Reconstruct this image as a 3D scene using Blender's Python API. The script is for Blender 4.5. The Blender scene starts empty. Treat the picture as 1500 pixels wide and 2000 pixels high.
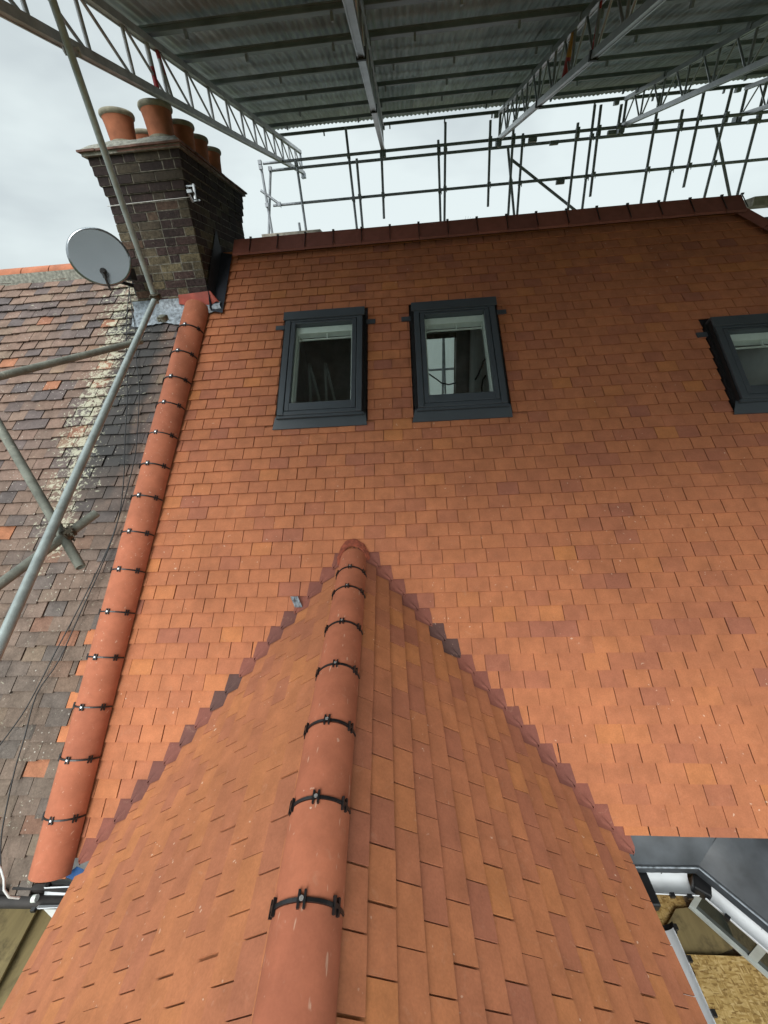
import bpy, bmesh, math, random
from mathutils import Vector, Matrix
random.seed(7)
R_ = math.radians
V3 = Vector

# ------------------------------------------------------------------ camera, sky, sun, exposure
PITCH, ROLL, YAW, FPX = R_(25.85), R_(-4.145), R_(-4.433), 772.5
fw = V3((math.sin(YAW)*math.cos(PITCH), math.cos(YAW)*math.cos(PITCH), -math.sin(PITCH)))
rt0 = fw.cross(V3((0, 0, 1))).normalized(); up0 = rt0.cross(fw)
rt = math.cos(ROLL)*rt0 + math.sin(ROLL)*up0
up = -math.sin(ROLL)*rt0 + math.cos(ROLL)*up0
scene = bpy.context.scene
col = scene.collection
cam_d = bpy.data.cameras.new('camera'); cam = bpy.data.objects.new('camera', cam_d); col.objects.link(cam)
cam.matrix_world = Matrix(((rt.x, up.x, -fw.x, 0), (rt.y, up.y, -fw.y, 0), (rt.z, up.z, -fw.z, 0), (0, 0, 0, 1)))
cam_d.sensor_fit = 'HORIZONTAL'; cam_d.sensor_width = 36; cam_d.lens = FPX/1500*36
cam_d.clip_start = 0.05; cam_d.clip_end = 2000
scene.camera = cam
SUN_EL, SUN_AZ = R_(41), R_(191)      # azimuth measured clockwise from +Y: behind the camera, to its left
EXPOSURE = 0.52
world = bpy.data.worlds.new('World'); scene.world = world; world.use_nodes = True
def build_world():
    nt = world.node_tree; N = nt.nodes; L = nt.links; N.clear()
    out = N.new('ShaderNodeOutputWorld'); bg = N.new('ShaderNodeBackground'); bg.inputs['Strength'].default_value = 0.1
    sky = N.new('ShaderNodeTexSky'); sky.sky_type = 'NISHITA'; sky.sun_disc = False
    sky.sun_elevation = SUN_EL; sky.sun_rotation = SUN_AZ
    tc = N.new('ShaderNodeTexCoord')
    mp = N.new('ShaderNodeMapping'); mp.inputs['Scale'].default_value = (1.0, 1.0, 2.6)
    L.new(tc.outputs['Generated'], mp.inputs['Vector'])
    nz = N.new('ShaderNodeTexNoise'); nz.inputs['Scale'].default_value = 1.5; nz.inputs['Detail'].default_value = 5; nz.inputs['Roughness'].default_value = .5
    L.new(mp.outputs[0], nz.inputs['Vector'])
    cr = N.new('ShaderNodeValToRGB'); e = cr.color_ramp.elements
    e[0].position = .36; e[0].color = (.42, .47, .50, 1); e[1].position = .60; e[1].color = (.74, .82, .82, 1)
    L.new(nz.outputs['Fac'], cr.inputs['Fac'])
    # an overcast sky is brightest around the hidden sun and the zenith
    dot = N.new('ShaderNodeVectorMath'); dot.operation = 'DOT_PRODUCT'
    dot.inputs[1].default_value = V3((math.sin(SUN_AZ)*.35, math.cos(SUN_AZ)*.35, .94)).normalized()
    L.new(tc.outputs['Generated'], dot.inputs[0])
    mr = N.new('ShaderNodeMapRange'); mr.interpolation_type = 'SMOOTHSTEP'
    mr.inputs['From Min'].default_value = .15; mr.inputs['From Max'].default_value = 1.0
    mr.inputs['To Min'].default_value = 7.7; mr.inputs['To Max'].default_value = 28.0
    L.new(dot.outputs['Value'], mr.inputs['Value'])
    sc = N.new('ShaderNodeVectorMath'); sc.operation = 'SCALE'
    L.new(cr.outputs['Color'], sc.inputs[0]); L.new(mr.outputs[0], sc.inputs['Scale'])
    mx = N.new('ShaderNodeMix'); mx.data_type = 'RGBA'; mx.inputs['Factor'].default_value = .95
    L.new(sky.outputs['Color'], mx.inputs[6]); L.new(sc.outputs[0], mx.inputs[7])
    L.new(mx.outputs[2], bg.inputs['Color']); L.new(bg.outputs[0], out.inputs['Surface'])
build_world()
sun_d = bpy.data.lights.new('sun', 'SUN'); sun_d.energy = 1.5; sun_d.angle = R_(30); sun_d.color = (1, .96, .9)
sun = bpy.data.objects.new('sun', sun_d); col.objects.link(sun)
sdir = V3((math.sin(SUN_AZ)*math.cos(SUN_EL), math.cos(SUN_AZ)*math.cos(SUN_EL), math.sin(SUN_EL)))
sun.rotation_euler = sdir.to_track_quat('Z', 'Y').to_euler()
vs = scene.view_settings; vs.view_transform = 'Standard'; vs.look = 'None'; vs.exposure = EXPOSURE; vs.gamma = 1
scene.cycles.max_bounces = 8

# ------------------------------------------------------------------ measuring helpers (pixel of the 1500x2000 photo -> point)
def ray(px, py): return ((px-750)/FPX*rt - (py-1000)/FPX*up + fw).normalized()
def atY(px, py, Y): r = ray(px, py); return r*(Y/r.y)
def atZ(px, py, Z): r = ray(px, py); return r*(Z/r.z)
def atD(px, py, D): return ray(px, py)*D

# ------------------------------------------------------------------ materials
MATS = {}
class NB:
    def __init__(s, name):
        s.m = bpy.data.materials.new(name); s.m.use_nodes = True
        s.nt = s.m.node_tree; s.N = s.nt.nodes; s.L = s.nt.links
        s.b = s.N['Principled BSDF']; MATS[name] = s.m
    def n(s, t, **k):
        x = s.N.new('ShaderNode'+t)
        for a, v in k.items(): setattr(x, a, v)
        return x
    def set(s, node, **k):
        for a, v in k.items(): node.inputs[a].default_value = v
    def link(s, a, b): s.L.new(a, b)
    def obj(s): return s.n('TexCoord').outputs['Object']
    def noise(s, scale, detail=4, rough=.55, vec=None, dist=0):
        x = s.n('TexNoise'); x.inputs['Scale'].default_value = scale; x.inputs['Detail'].default_value = detail
        x.inputs['Roughness'].default_value = rough; x.inputs['Distortion'].default_value = dist
        s.link(vec if vec is not None else s.obj(), x.inputs['Vector']); return x.outputs['Fac']
    def ramp(s, fac, stops, interp='LINEAR'):
        x = s.n('ValToRGB'); x.color_ramp.interpolation = interp; e = x.color_ramp.elements
        while len(e) < len(stops): e.new(.5)
        for i, (p, c) in enumerate(stops):
            e[i].position = p; e[i].color = (c[0], c[1], c[2], 1) if hasattr(c, '__len__') else (c, c, c, 1)
        s.link(fac, x.inputs['Fac']); return x.outputs['Color']
    def mix(s, a, b, fac, mode='MIX'):
        x = s.n('Mix', data_type='RGBA', blend_type=mode)
        for v, k in ((fac, 0), (a, 6), (b, 7)):
            if hasattr(v, 'is_linked') or hasattr(v, 'links'): s.link(v, x.inputs[k])
            elif isinstance(v, (int, float)): x.inputs[k].default_value = v
            else: x.inputs[k].default_value = (v[0], v[1], v[2], 1)
        return x.outputs[2]
    def math(s, op, a, b=0.0):
        x = s.n('Math', operation=op)
        for v, k in ((a, 0), (b, 1)):
            if isinstance(v, (int, float)): x.inputs[k].default_value = v
            else: s.link(v, x.inputs[k])
        return x.outputs[0]
    def bump(s, h, strength=.3, dist=.01):
        x = s.n('Bump'); x.inputs['Strength'].default_value = strength; x.inputs['Distance'].default_value = dist
        s.link(h, x.inputs['Height']); s.link(x.outputs[0], s.b.inputs['Normal'])
    def tint(s):
        x = s.n('Attribute', attribute_name='tint'); sp = s.n('SeparateColor'); s.link(x.outputs['Color'], sp.inputs[0]); return sp.outputs
    def out(s, colr=None, rough=.6, metal=0., spec=.5):
        if colr is not None:
            if hasattr(colr, 'links'): s.link(colr, s.b.inputs['Base Color'])
            else: s.b.inputs['Base Color'].default_value = (*colr, 1)
        if hasattr(rough, 'links'): s.link(rough, s.b.inputs['Roughness'])
        else: s.b.inputs['Roughness'].default_value = rough
        s.b.inputs['Metallic'].default_value = metal; s.b.inputs['Specular IOR Level'].default_value = spec
        return s.m

def m_tile_new(name, stops):
    b = NB(name); t = b.tint()
    c = b.ramp(t[0], stops)
    c = b.mix(c, b.ramp(b.noise(9, 6, .65), [(.3, .74), (.7, 1.14)]), .7, 'MULTIPLY')
    c = b.mix(c, b.ramp(b.noise(1.1, 3), [(.35, .86), (.65, 1.06)]), .7, 'MULTIPLY')
    c = b.mix(c, b.ramp(b.noise(120, 3), [(.35, .84), (.65, 1.1)]), (.2 if name == 'clay_ridge' else .5), 'MULTIPLY')
    sm = b.ramp(b.noise(17, 5, .7, dist=1.2), [(.60, 0), (.74, 1)]); c = b.mix(c, (.50, .30, .20), b.math('MULTIPLY', sm, .22))
    # mortar splashes and chips: a few pale specks
    sp = b.ramp(b.noise(46, 1.5, .4), [(.735, 0), (.76, 1)])
    sp2 = b.ramp(b.noise(2.4, 1), [(.52, 0), (.62, 1)])
    c = b.mix(c, (.62, .45, .34), b.math('MULTIPLY', b.math('MULTIPLY', sp, sp2), .75))
    if name == 'clay_ridge':      # pale scuffs along the length of the ridge tiles
        mp = b.n('Mapping'); mp.inputs['Scale'].default_value = (60, 13, 60); b.link(b.obj(), mp.inputs[0])
        sc_ = b.ramp(b.noise(1, 2, .5, vec=mp.outputs[0]), [(.69, 0), (.73, 1)])
        c = b.mix(c, (.55, .36, .26), b.math('MULTIPLY', sc_, .6))
    b.bump(b.noise(220, 3), .12, .002)
    return b.out(c, .82, spec=.25)
NEW = [(0, (.315, .116, .075)), (.12, (.355, .128, .075)), (.2, (.385, .138, .074)), (.35, (.41, .148, .073)), (.62, (.435, .158, .074)), (.86, (.46, .168, .076)), (.95, (.475, .176, .072)), (1, (.485, .182, .068))]
m_tile_new('clay_tile', NEW)
m_tile_new('clay_tile_gable', [(0, (.325, .118, .070)), (.2, (.355, .130, .070)), (.5, (.395, .146, .071)), (.8, (.425, .160, .070)), (1, (.45, .174, .068))])
m_tile_new('clay_ridge', [(0, (.34, .112, .064)), (.5, (.40, .132, .072)), (1, (.45, .152, .082))])
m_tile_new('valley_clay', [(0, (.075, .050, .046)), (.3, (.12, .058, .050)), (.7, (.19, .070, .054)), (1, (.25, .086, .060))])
def m_mainridge():
    b = NB('angular_ridge'); t = b.tint()
    c = b.ramp(t[0], [(0, (.20, .075, .06)), (1, (.27, .095, .07))])
    c = b.mix(c, b.ramp(b.noise(14, 4), [(.3, .8), (.7, 1.15)]), .6, 'MULTIPLY'); b.out(c, .8, spec=.25)
m_mainridge()
def m_old():
    b = NB('weathered_tile'); t = b.tint()
    uv = b.n('UVMap').outputs['UV']; sx = b.n('SeparateXYZ'); b.link(uv, sx.inputs[0])
    c = b.ramp(t[0], [(0, (.10, .082, .08)), (.2, (.125, .095, .088)), (.45, (.160, .110, .088)), (.7, (.19, .124, .095)), (.84, (.19, .125, .10)), (.93, (.19, .14, .10)), (.97, (.23, .11, .075)), (1, (.33, .135, .07))])
    # greener and greyer low on the slope
    low = b.n('MapRange'); b.link(sx.outputs[1], low.inputs[0]); b.set(low, **{'From Min': 1.9, 'From Max': -.4, 'To Min': 0, 'To Max': 1})
    c = b.mix(c, (.125, .105, .082), b.math('MULTIPLY', b.math('MULTIPLY', low.outputs[0], .5), b.ramp(t[0], [(.975, 1), (.985, 0)])))
    c = b.mix(c, b.ramp(b.noise(7, 6, .65), [(.3, .62), (.7, 1.3)]), .8, 'MULTIPLY')
    c = b.mix(c, b.ramp(b.noise(70, 4, .6), [(.3, .7), (.7, 1.25)]), .6, 'MULTIPLY')
    # black run-off streak below the stack, pale lichen along its edge
    cx = b.n('MapRange'); b.link(sx.outputs[1], cx.inputs[0]); b.set(cx, **{'From Min': 0.6, 'From Max': 3.4, 'To Min': -2.93, 'To Max': -2.80})
    wob = b.math('MULTIPLY', b.math('SUBTRACT', b.noise(3.2, 4), .5), .55)
    du = b.math('ADD', b.math('SUBTRACT', sx.outputs[0], cx.outputs[0]), wob)
    vfade = b.n('MapRange'); b.link(sx.outputs[1], vfade.inputs[0]); b.set(vfade, **{'From Min': .75, 'From Max': 1.7, 'To Min': 0, 'To Max': 1})
    dark = b.math('MULTIPLY', b.ramp(b.math('ABSOLUTE', b.math('SUBTRACT', du, .14)), [(.14, 1), (.34, 0)]), vfade.outputs[0])
    c = b.mix(c, (.045, .045, .045), b.math('MULTIPLY', dark, .92))
    v2 = b.n('MapRange'); b.link(sx.outputs[1], v2.inputs[0]); b.set(v2, **{'From Min': .3, 'From Max': 1.4, 'To Min': 0, 'To Max': 1})
    lb = b.math('MULTIPLY', b.ramp(b.math('ABSOLUTE', b.math('ADD', du, .17)), [(.04, 1), (.30, 0)]), v2.outputs[0])
    ln = b.noise(24, 6, .75, dist=.7)
    lich = b.ramp(b.math('ADD', ln, b.math('MULTIPLY', lb, .165)), [(.63, 0), (.67, 1)])
    c = b.mix(c, (.46, .45, .34), b.math('MULTIPLY', lich, .72))
    dots = b.n('TexVoronoi'); dots.inputs['Scale'].default_value = 26; b.link(b.obj(), dots.inputs['Vector'])
    dm = b.math('MULTIPLY', b.ramp(dots.outputs['Distance'], [(.10, 1), (.17, 0)]), b.ramp(b.noise(5, 3), [(.5, 0), (.6, 1)]))
    c = b.mix(c, (.50, .46, .40), b.math('MULTIPLY', dm, .7))
    yl = b.ramp(b.noise(11, 3, .5), [(.74, 0), (.78, 1)]); c = b.mix(c, (.30, .22, .07), b.math('MULTIPLY', yl, .6))
    b.bump(b.noise(60, 5, .7), .5, .006)
    b.out(c, .9, spec=.2)
m_old()
def m_brick():
    b = NB('stock_brick'); t = b.tint()
    c = b.ramp(t[0], [(0, (.040, .028, .027)), (.3, (.065, .040, .036)), (.42, (.075, .060, .043)), (.7, (.105, .086, .056)), (.9, (.14, .115, .070)), (1, (.11, .060, .046))])
    c = b.mix(c, b.ramp(b.noise(38, 6, .75), [(.3, .35), (.7, 1.75)]), .95, 'MULTIPLY')
    c = b.mix(c, b.ramp(b.noise(5, 4, .6), [(.35, .6), (.65, 1.25)]), .8, 'MULTIPLY')
    wh = b.ramp(b.noise(30, 5, .7, dist=1.0), [(.62, 0), (.68, 1)]); c = b.mix(c, (.33, .33, .25), b.math('MULTIPLY', wh, .45))
    # soot on the upper courses
    z = b.n('SeparateXYZ'); b.link(b.obj(), z.inputs[0]); mr = b.n('MapRange'); b.link(z.outputs[2], mr.inputs[0])
    b.set(mr, **{'From Min': .7, 'From Max': 1.3, 'To Min': .12, 'To Max': .72})
    c = b.mix(c, (.028, .024, .024), mr.outputs[0])
    b.bump(b.noise(70, 6, .7), .8, .008); b.out(c, .95, spec=.15)
m_brick()
def simple(name, c, rough=.6, metal=0., var=.18, scale=12, spec=.5, bump=0, bscale=60):
    b = NB(name)
    cc = b.mix(c, b.ramp(b.noise(scale, 5), [(.3, 1-var*2), (.7, 1+var)]), .8, 'MULTIPLY')
    if bump: b.bump(b.noise(bscale, 4), bump, .004)
    return b.out(cc, rough, metal, spec)
simple('mortar', (.145, .135, .11), .95, var=.7, scale=25, bump=.6)
simple('cement', (.24, .235, .20), .95, var=.35, scale=30, bump=.9)
simple('crease_tile', (.16, .085, .065), .9, var=.4)
simple('lead', (.050, .056, .064), .5, .0, var=.35, scale=5, bump=.25, bscale=9)
simple('lead_bright', (.22, .25, .28), .5, .25, var=.45, scale=30, bump=.4, bscale=25)
simple('soaker_dark', (.012, .016, .026), .7, 0, var=.3, scale=8, spec=.5, bump=.3, bscale=8)
simple('red_flashing', (.36, .06, .035), .6, 0, var=.2, scale=14, bump=.3, bscale=12)
simple('red_mortar', (.26, .06, .03), .9, 0, var=.3, scale=30, bump=.8, bscale=70)
simple('anthracite', (.050, .060, .070), .42, 0, var=.1, scale=4, spec=.5)
simple('gasket', (.008, .008, .009), .6)
simple('white_frame', (.62, .66, .62), .5, var=.06)
simple('bay_white', (.40, .43, .41), .55, var=.15)
simple('plaster', (.75, .76, .75), .85, var=.1, scale=4)
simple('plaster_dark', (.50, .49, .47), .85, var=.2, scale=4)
simple('loft_boards', (.42, .33, .22), .8, var=.2)
simple('black_plastic', (.010, .010, .011), .38, spec=.5, var=.1)
simple('screw_steel', (.75, .75, .75), .25, .8, var=.05)
simple('cable_black', (.012, .012, .013), .5)
simple('cable_white', (.62, .62, .60), .5)
simple('blue_membrane', (.02, .09, .26), .5, var=.2)
simple('fascia_dark', (.025, .02, .018), .7, var=.3)
simple('dish_grey', (.24, .255, .27), .16, .85, var=.05, scale=3, spec=.9)
simple('dish_dark', (.02, .02, .022), .45)
simple('aluminium', (.42, .43, .44), .34, .85, var=.12, scale=8)
simple('aluminium_dull', (.42, .42, .43), .5, .3, var=.2, scale=8)
simple('steel_dark', (.30, .32, .35), .5, .3, var=.2, scale=10)
simple('paint_red', (.33, .03, .035), .55, var=.2)
simple('paint_yellow', (.42, .20, .03), .55, var=.25)
simple('purlin_steel', (.20, .225, .24), .5, .3, var=.2, scale=4)
simple('bronze_fitting', (.10, .085, .06), .6, .4, var=.4, scale=40, bump=.5)
simple('terracotta_pot', (.34, .115, .055), .85, var=.22, scale=9, bump=.2)
simple('pot_rim', (.27, .25, .19), .9, var=.3, scale=12)
simple('brick_wall_far', (.30, .17, .11), .9, var=.25, scale=3)
simple('slate_far', (.10, .10, .11), .8, var=.2)
simple('pale_timber', (.33, .30, .25), .9, var=.3, scale=10)
simple('membrane', (.03, .03, .035), .8)
def m_galv():
    b = NB('galvanised_tube')
    c = b.mix((.33, .37, .36), b.ramp(b.noise(9, 6, .7), [(.3, .62), (.7, 1.25)]), .8, 'MULTIPLY')
    rust = b.ramp(b.noise(14, 5, .7), [(.62, 0), (.72, 1)]); c = b.mix(c, (.24, .22, .19), b.math('MULTIPLY', rust, .7))
    b.bump(b.noise(60, 5, .7), .25, .003); b.out(c, .52, .25, .4)
    b = NB('worn_tube')
    c = b.mix((.19, .195, .165), b.ramp(b.noise(7, 6, .75), [(.3, .5), (.7, 1.4)]), .9, 'MULTIPLY')
    pl = b.ramp(b.noise(22, 5, .7, dist=1.5), [(.6, 0), (.66, 1)]); c = b.mix(c, (.38, .37, .31), b.math('MULTIPLY', pl, .6))
    b.bump(b.noise(60, 5, .7), .5, .004); b.out(c, .75, .1, .3)
m_galv()
def m_sheet():
    b = NB('steel_sheet'); t = b.tint()
    tc = b.obj(); mp = b.n('Mapping'); mp.inputs['Scale'].default_value = (9, .7, 1); b.link(tc, mp.inputs[0])
    c = b.ramp(t[0], [(0, (.34, .40, .44)), (.5, (.44, .50, .54)), (1, (.52, .57, .60))])
    c = b.mix(c, b.ramp(b.noise(1.6, 6, .7, vec=mp.outputs[0]), [(.3, .5), (.7, 1.35)]), .8, 'MULTIPLY')
    st = b.ramp(b.noise(2.3, 5, .65, vec=mp.outputs[0]), [(.62, 0), (.75, 1)]); c = b.mix(c, (.14, .09, .05), b.math('MULTIPLY', st, .4))
    b.out(c, .6, .12, .3)
m_sheet()
def m_osb():
    b = NB('osb_board')
    def chips(rot, scl):
        mp = b.n('Mapping'); mp.inputs['Rotation'].default_value = (0, 0, rot); mp.inputs['Scale'].default_value = scl; b.link(b.obj(), mp.inputs[0])
        vz = b.n('TexVoronoi'); vz.inputs['Scale'].default_value = 1; vz.inputs['Randomness'].default_value = 1; b.link(mp.outputs[0], vz.inputs['Vector'])
        sp = b.n('SeparateColor'); b.link(vz.outputs['Color'], sp.inputs[0]); return sp.outputs
    a = chips(.5, (22, 130, 26)); d = chips(-.6, (120, 28, 26)); g = chips(1.3, (26, 110, 26))
    st = [(0, (.20, .11, .035)), (.35, (.36, .23, .075)), (.7, (.47, .32, .12)), (1, (.58, .42, .19))]
    c = b.mix(b.ramp(a[0], st), b.ramp(d[0], st), b.ramp(b.noise(30, 2), [(.45, 0), (.55, 1)]))
    c = b.mix(c, b.ramp(g[1], st), b.ramp(b.noise(19, 3), [(.5, 0), (.58, 1)]))
    c = b.mix(c, b.ramp(b.noise(3, 5), [(.3, .75), (.7, 1.1)]), .8, 'MULTIPLY')
    b.bump(a[1], .4, .004); b.out(c, .8, spec=.25)
    b = NB('plywood')
    mp = b.n('Mapping'); mp.inputs['Scale'].default_value = (14, 1.4, 5); b.link(b.obj(), mp.inputs[0])
    c = b.mix((.20, .155, .072), b.ramp(b.noise(1.3, 6, .7, vec=mp.outputs[0]), [(.3, .7), (.7, 1.2)]), .8, 'MULTIPLY')
    st = b.ramp(b.noise(5.5, 4, .7), [(.52, 0), (.68, 1)]); c = b.mix(c, (.06, .045, .025), b.math('MULTIPLY', st, .75))
    b.out(c, .75, spec=.25)
m_osb()
def m_gutter():
    b = NB('white_gutter')
    sp = b.ramp(b.noise(32, 3, .6), [(.71, 0), (.73, 1)])
    c = b.mix((.62, .64, .66), (.03, .03, .03), sp); c = b.mix(c, b.ramp(b.noise(5, 4), [(.3, .75), (.7, 1.05)]), .7, 'MULTIPLY'); b.out(c, .4)
m_gutter()
def m_glass():
    b = NB('window_glass'); N = b.N; N.remove(b.b)
    tr = b.n('BsdfTransparent'); tr.inputs[0].default_value = (.90, .95, .93, 1); gl = b.n('BsdfGlossy'); gl.inputs['Roughness'].default_value = .02
    fr = b.n('LayerWeight'); fr.inputs[0].default_value = .5; mx = b.n('MixShader')
    b.link(b.math('ADD', b.math('MULTIPLY', b.math('POWER', fr.outputs['Facing'], 4.0), .7), .06), mx.inputs[0]); b.link(tr.outputs[0], mx.inputs[1]); b.link(gl.outputs[0], mx.inputs[2]); b.link(mx.outputs[0], N['Material Output'].inputs[0])
    b = NB('dark_glass'); b.out((.03, .035, .03), .08, 0, .9)
    b = NB('bright_backing'); N = b.N; d = b.n('BsdfDiffuse'); d.inputs[0].default_value = (.72, .76, .76, 1); t = b.n('BsdfTranslucent'); t.inputs[0].default_value = (.72, .76, .76, 1)  # second material: pale translucent surface of the added backdrop
    mx = b.n('MixShader'); mx.inputs[0].default_value = .55; b.link(d.outputs[0], mx.inputs[1]); b.link(t.outputs[0], mx.inputs[2]); b.link(mx.outputs[0], N['Material Output'].inputs[0]); N.remove(b.b)
m_glass()
def m_ground():
    b = NB('ground_grass'); c = b.ramp(b.noise(.6, 6, .65), [(.3, (.035, .055, .02)), (.6, (.07, .085, .035)), (.75, (.11, .10, .07))]); b.bump(b.noise(8, 5), .5, .05); b.out(c, .95, spec=.1)
m_ground()

# ------------------------------------------------------------------ mesh helpers
class MB:
    def __init__(s): s.v = []; s.f = []; s.t = []; s.uv = []; s.m = []; s.sm = []
    def face(s, pts, tint=(.5, .5), uvs=None, mi=0, sm=False):
        b = len(s.v); s.v += [tuple(p) for p in pts]; s.f.append(tuple(range(b, b+len(pts)))); s.t.append(tint)
        s.uv.append(uvs or [(0, 0)]*len(pts)); s.m.append(mi); s.sm.append(sm)
    def grid(s, rows, tint=(.5, .5), closed=False, mi=0, sm=True):
        b = len(s.v); n = len(rows[0])
        for r in rows: s.v += [tuple(p) for p in r]
        for i in range(len(rows)-1):
            for j in range(n if closed else n-1):
                k = (j+1) % n
                s.f.append((b+i*n+j, b+i*n+k, b+(i+1)*n+k, b+(i+1)*n+j)); s.t.append(tint); s.uv.append([(0, 0)]*4); s.m.append(mi); s.sm.append(sm)
    def cap(s, ring, tint=(.5, .5), mi=0, flip=False): s.face(list(reversed(ring)) if flip else ring, tint, None, mi)
    def box(s, c, ax, half, tint=(.5, .5), mi=0):
        c = V3(c); a = [V3(x)*h for x, h in zip(ax, half)]
        P = lambda i, j, k: c + a[0]*i + a[1]*j + a[2]*k
        b = len(s.v); s.v += [tuple(P(i, j, k)) for i in (-1, 1) for j in (-1, 1) for k in (-1, 1)]
        for f in ((0, 1, 3, 2), (4, 6, 7, 5), (0, 4, 5, 1), (2, 3, 7, 6), (0, 2, 6, 4), (1, 5, 7, 3)):
            s.f.append(tuple(b+i for i in f)); s.t.append(tint); s.uv.append([(0, 0)]*4); s.m.append(mi); s.sm.append(False)
    def abox(s, lo, hi, tint=(.5, .5), mi=0):
        lo, hi = V3(lo), V3(hi); s.box((lo+hi)/2, AX, (hi-lo)/2, tint, mi)
    def bar(s, p, q, w, h, upv=(0, 0, 1), tint=(.5, .5), mi=0):
        p, q = V3(p), V3(q); d = (q-p); L = d.length; d.normalize(); u = V3(upv); x = d.cross(u).normalized(); u = x.cross(d)
        s.box((p+q)/2, (d, x, u), (L/2, w/2, h/2), tint, mi)
    def tube(s, pts, r, seg=12, tint=(.5, .5), mi=0, caps=True):
        pts = [V3(p) for p in pts]; rings = []
        ref = None
        for i, p in enumerate(pts):
            d = (pts[min(i+1, len(pts)-1)]-pts[max(i-1, 0)]).normalized()
            if ref is None:
                ref = d.orthogonal().normalized()
            ref = (ref - d*ref.dot(d)).normalized(); y = d.cross(ref)
            rr = r[i] if hasattr(r, '__len__') else r
            rings.append([p + (ref*math.cos(a)+y*math.sin(a))*rr for a in [2*math.pi*k/seg for k in range(seg)]])
        s.grid(rings, tint, True, mi, True)
        if caps: s.cap(rings[0], tint, mi, True); s.cap(rings[-1], tint, mi)
    def build(s, name, mats, parent=None, bevel=0):
        me = bpy.data.meshes.new(name); me.from_pydata(s.v, [], s.f)
        for m in ([mats] if isinstance(mats, str) else mats): me.materials.append(MATS[m])
        at = me.attributes.new('tint', 'FLOAT_COLOR', 'FACE')
        for i, t in enumerate(s.t): at.data[i].color = (t[0], t[1], 0, 1)
        uvl = me.uv_layers.new(name='UVMap'); k = 0
        for i, p in enumerate(me.polygons):
            p.material_index = s.m[i]; p.use_smooth = s.sm[i]
            for u in s.uv[i]: uvl.data[k].uv = u; k += 1
        me.update()
        o = bpy.data.objects.new(name, me); col.objects.link(o)
        if parent is not None: o.parent = parent
        if bevel:
            mo = o.modifiers.new('bevel', 'BEVEL'); mo.width = bevel; mo.segments = 2; mo.limit_method = 'ANGLE'
        return o
AX = (V3((1, 0, 0)), V3((0, 1, 0)), V3((0, 0, 1)))
def thing(name, label, cat, loc=(0, 0, 0), group=None):
    o = bpy.data.objects.new(name, None); col.objects.link(o); o.location = loc; o['label'] = label; o['category'] = cat
    o.empty_display_size = .2
    if group: o['group'] = group
    return o
def tag(o, label, cat, group=None):
    o['label'] = label; o['category'] = cat
    if group: o['group'] = group
    return o

# ------------------------------------------------------------------ roof planes
TH = R_(44)
class Plane:   # O origin, U along the courses, V up the slope, N out of the roof
    def __init__(s, O, U, V): s.O = V3(O); s.U = V3(U).normalized(); s.V = V3(V).normalized(); s.N = s.U.cross(s.V).normalized()
    def p(s, u, v, h=0): return s.O + s.U*u + s.V*v + s.N*h
nM = V3((0, -math.sin(TH), math.cos(TH)))
MAIN = Plane(nM*-3.0, (1, 0, 0), (0, math.cos(TH), math.sin(TH)))       # u = x, v up the slope
def uvM(px, py, h=0): r = ray(px, py); P = r*((-3.0+h)/nM.dot(r)); return P.x, P.dot(MAIN.V)
GA = R_(-2.78); G = V3((math.sin(GA), math.cos(GA), 0))                  # direction of the gable ridge, away from the camera
NL, DL = V3((-.615, -.03, .788)).normalized(), -1.04625
NR, DR = V3((.647, .031, .762)).normalized(), -1.40002
def solve3(a, da, b, db, c, dc):
    M = Matrix((a, b, c)); return M.inverted() @ V3((da, db, dc))
PR = solve3(NL, DL, NR, DR, G, 0)                                       # a point of the gable ridge line
def upslope(n): z = V3((0, 0, 1)); return (z - n*n.z).normalized()
PL_R = Plane(PR, G, upslope(NR)); PL_L = Plane(PR, -G, upslope(NL))
GAUGE = .1095; V0 = .879; K0, K1 = -21, 31
DZ = GAUGE*math.sin(TH)
zc = lambda k: (V0+k*GAUGE)*math.sin(TH) - 3*math.cos(TH)
def valley(side, z):
    n, d = (NR, DR) if side > 0 else (NL, DL)
    return solve3(nM, -3.0, n, d, V3((0, 0, 1)), z)
def clip(poly, a, b, c):    # keep a*u+b*v<=c
    out = []
    for i in range(len(poly)):
        p, q = poly[i], poly[(i+1) % len(poly)]
        dp, dq = a*p[0]+b*p[1]-c, a*q[0]+b*q[1]-c
        if dp <= 0: out.append(p)
        if (dp < 0 < dq) or (dq < 0 < dp):
            t = dp/(dp-dq); out.append((p[0]+(q[0]-p[0])*t, p[1]+(q[1]-p[1])*t))
    return out
TT = .0138
def add_tile(mb, pl, poly, vt, slope, jit, tint, tiltu=0, um=0, th=.0095):
    if len(poly) < 3: return
    top = [pl.p(u, v, -(v-vt)*slope + jit + tiltu*(u-um)) for u, v in poly]
    bot = [pl.p(u, v, -(v-vt)*slope + jit + tiltu*(u-um) - th) for u, v in poly]
    uvs = [(u, v) for u, v in poly]
    mb.face(top, tint, uvs)
    n = len(poly)
    for i in range(n):
        j = (i+1) % n
        mb.face([top[j], top[i], bot[i], bot[j]], tint, [uvs[j], uvs[i], uvs[i], uvs[j]])
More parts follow.
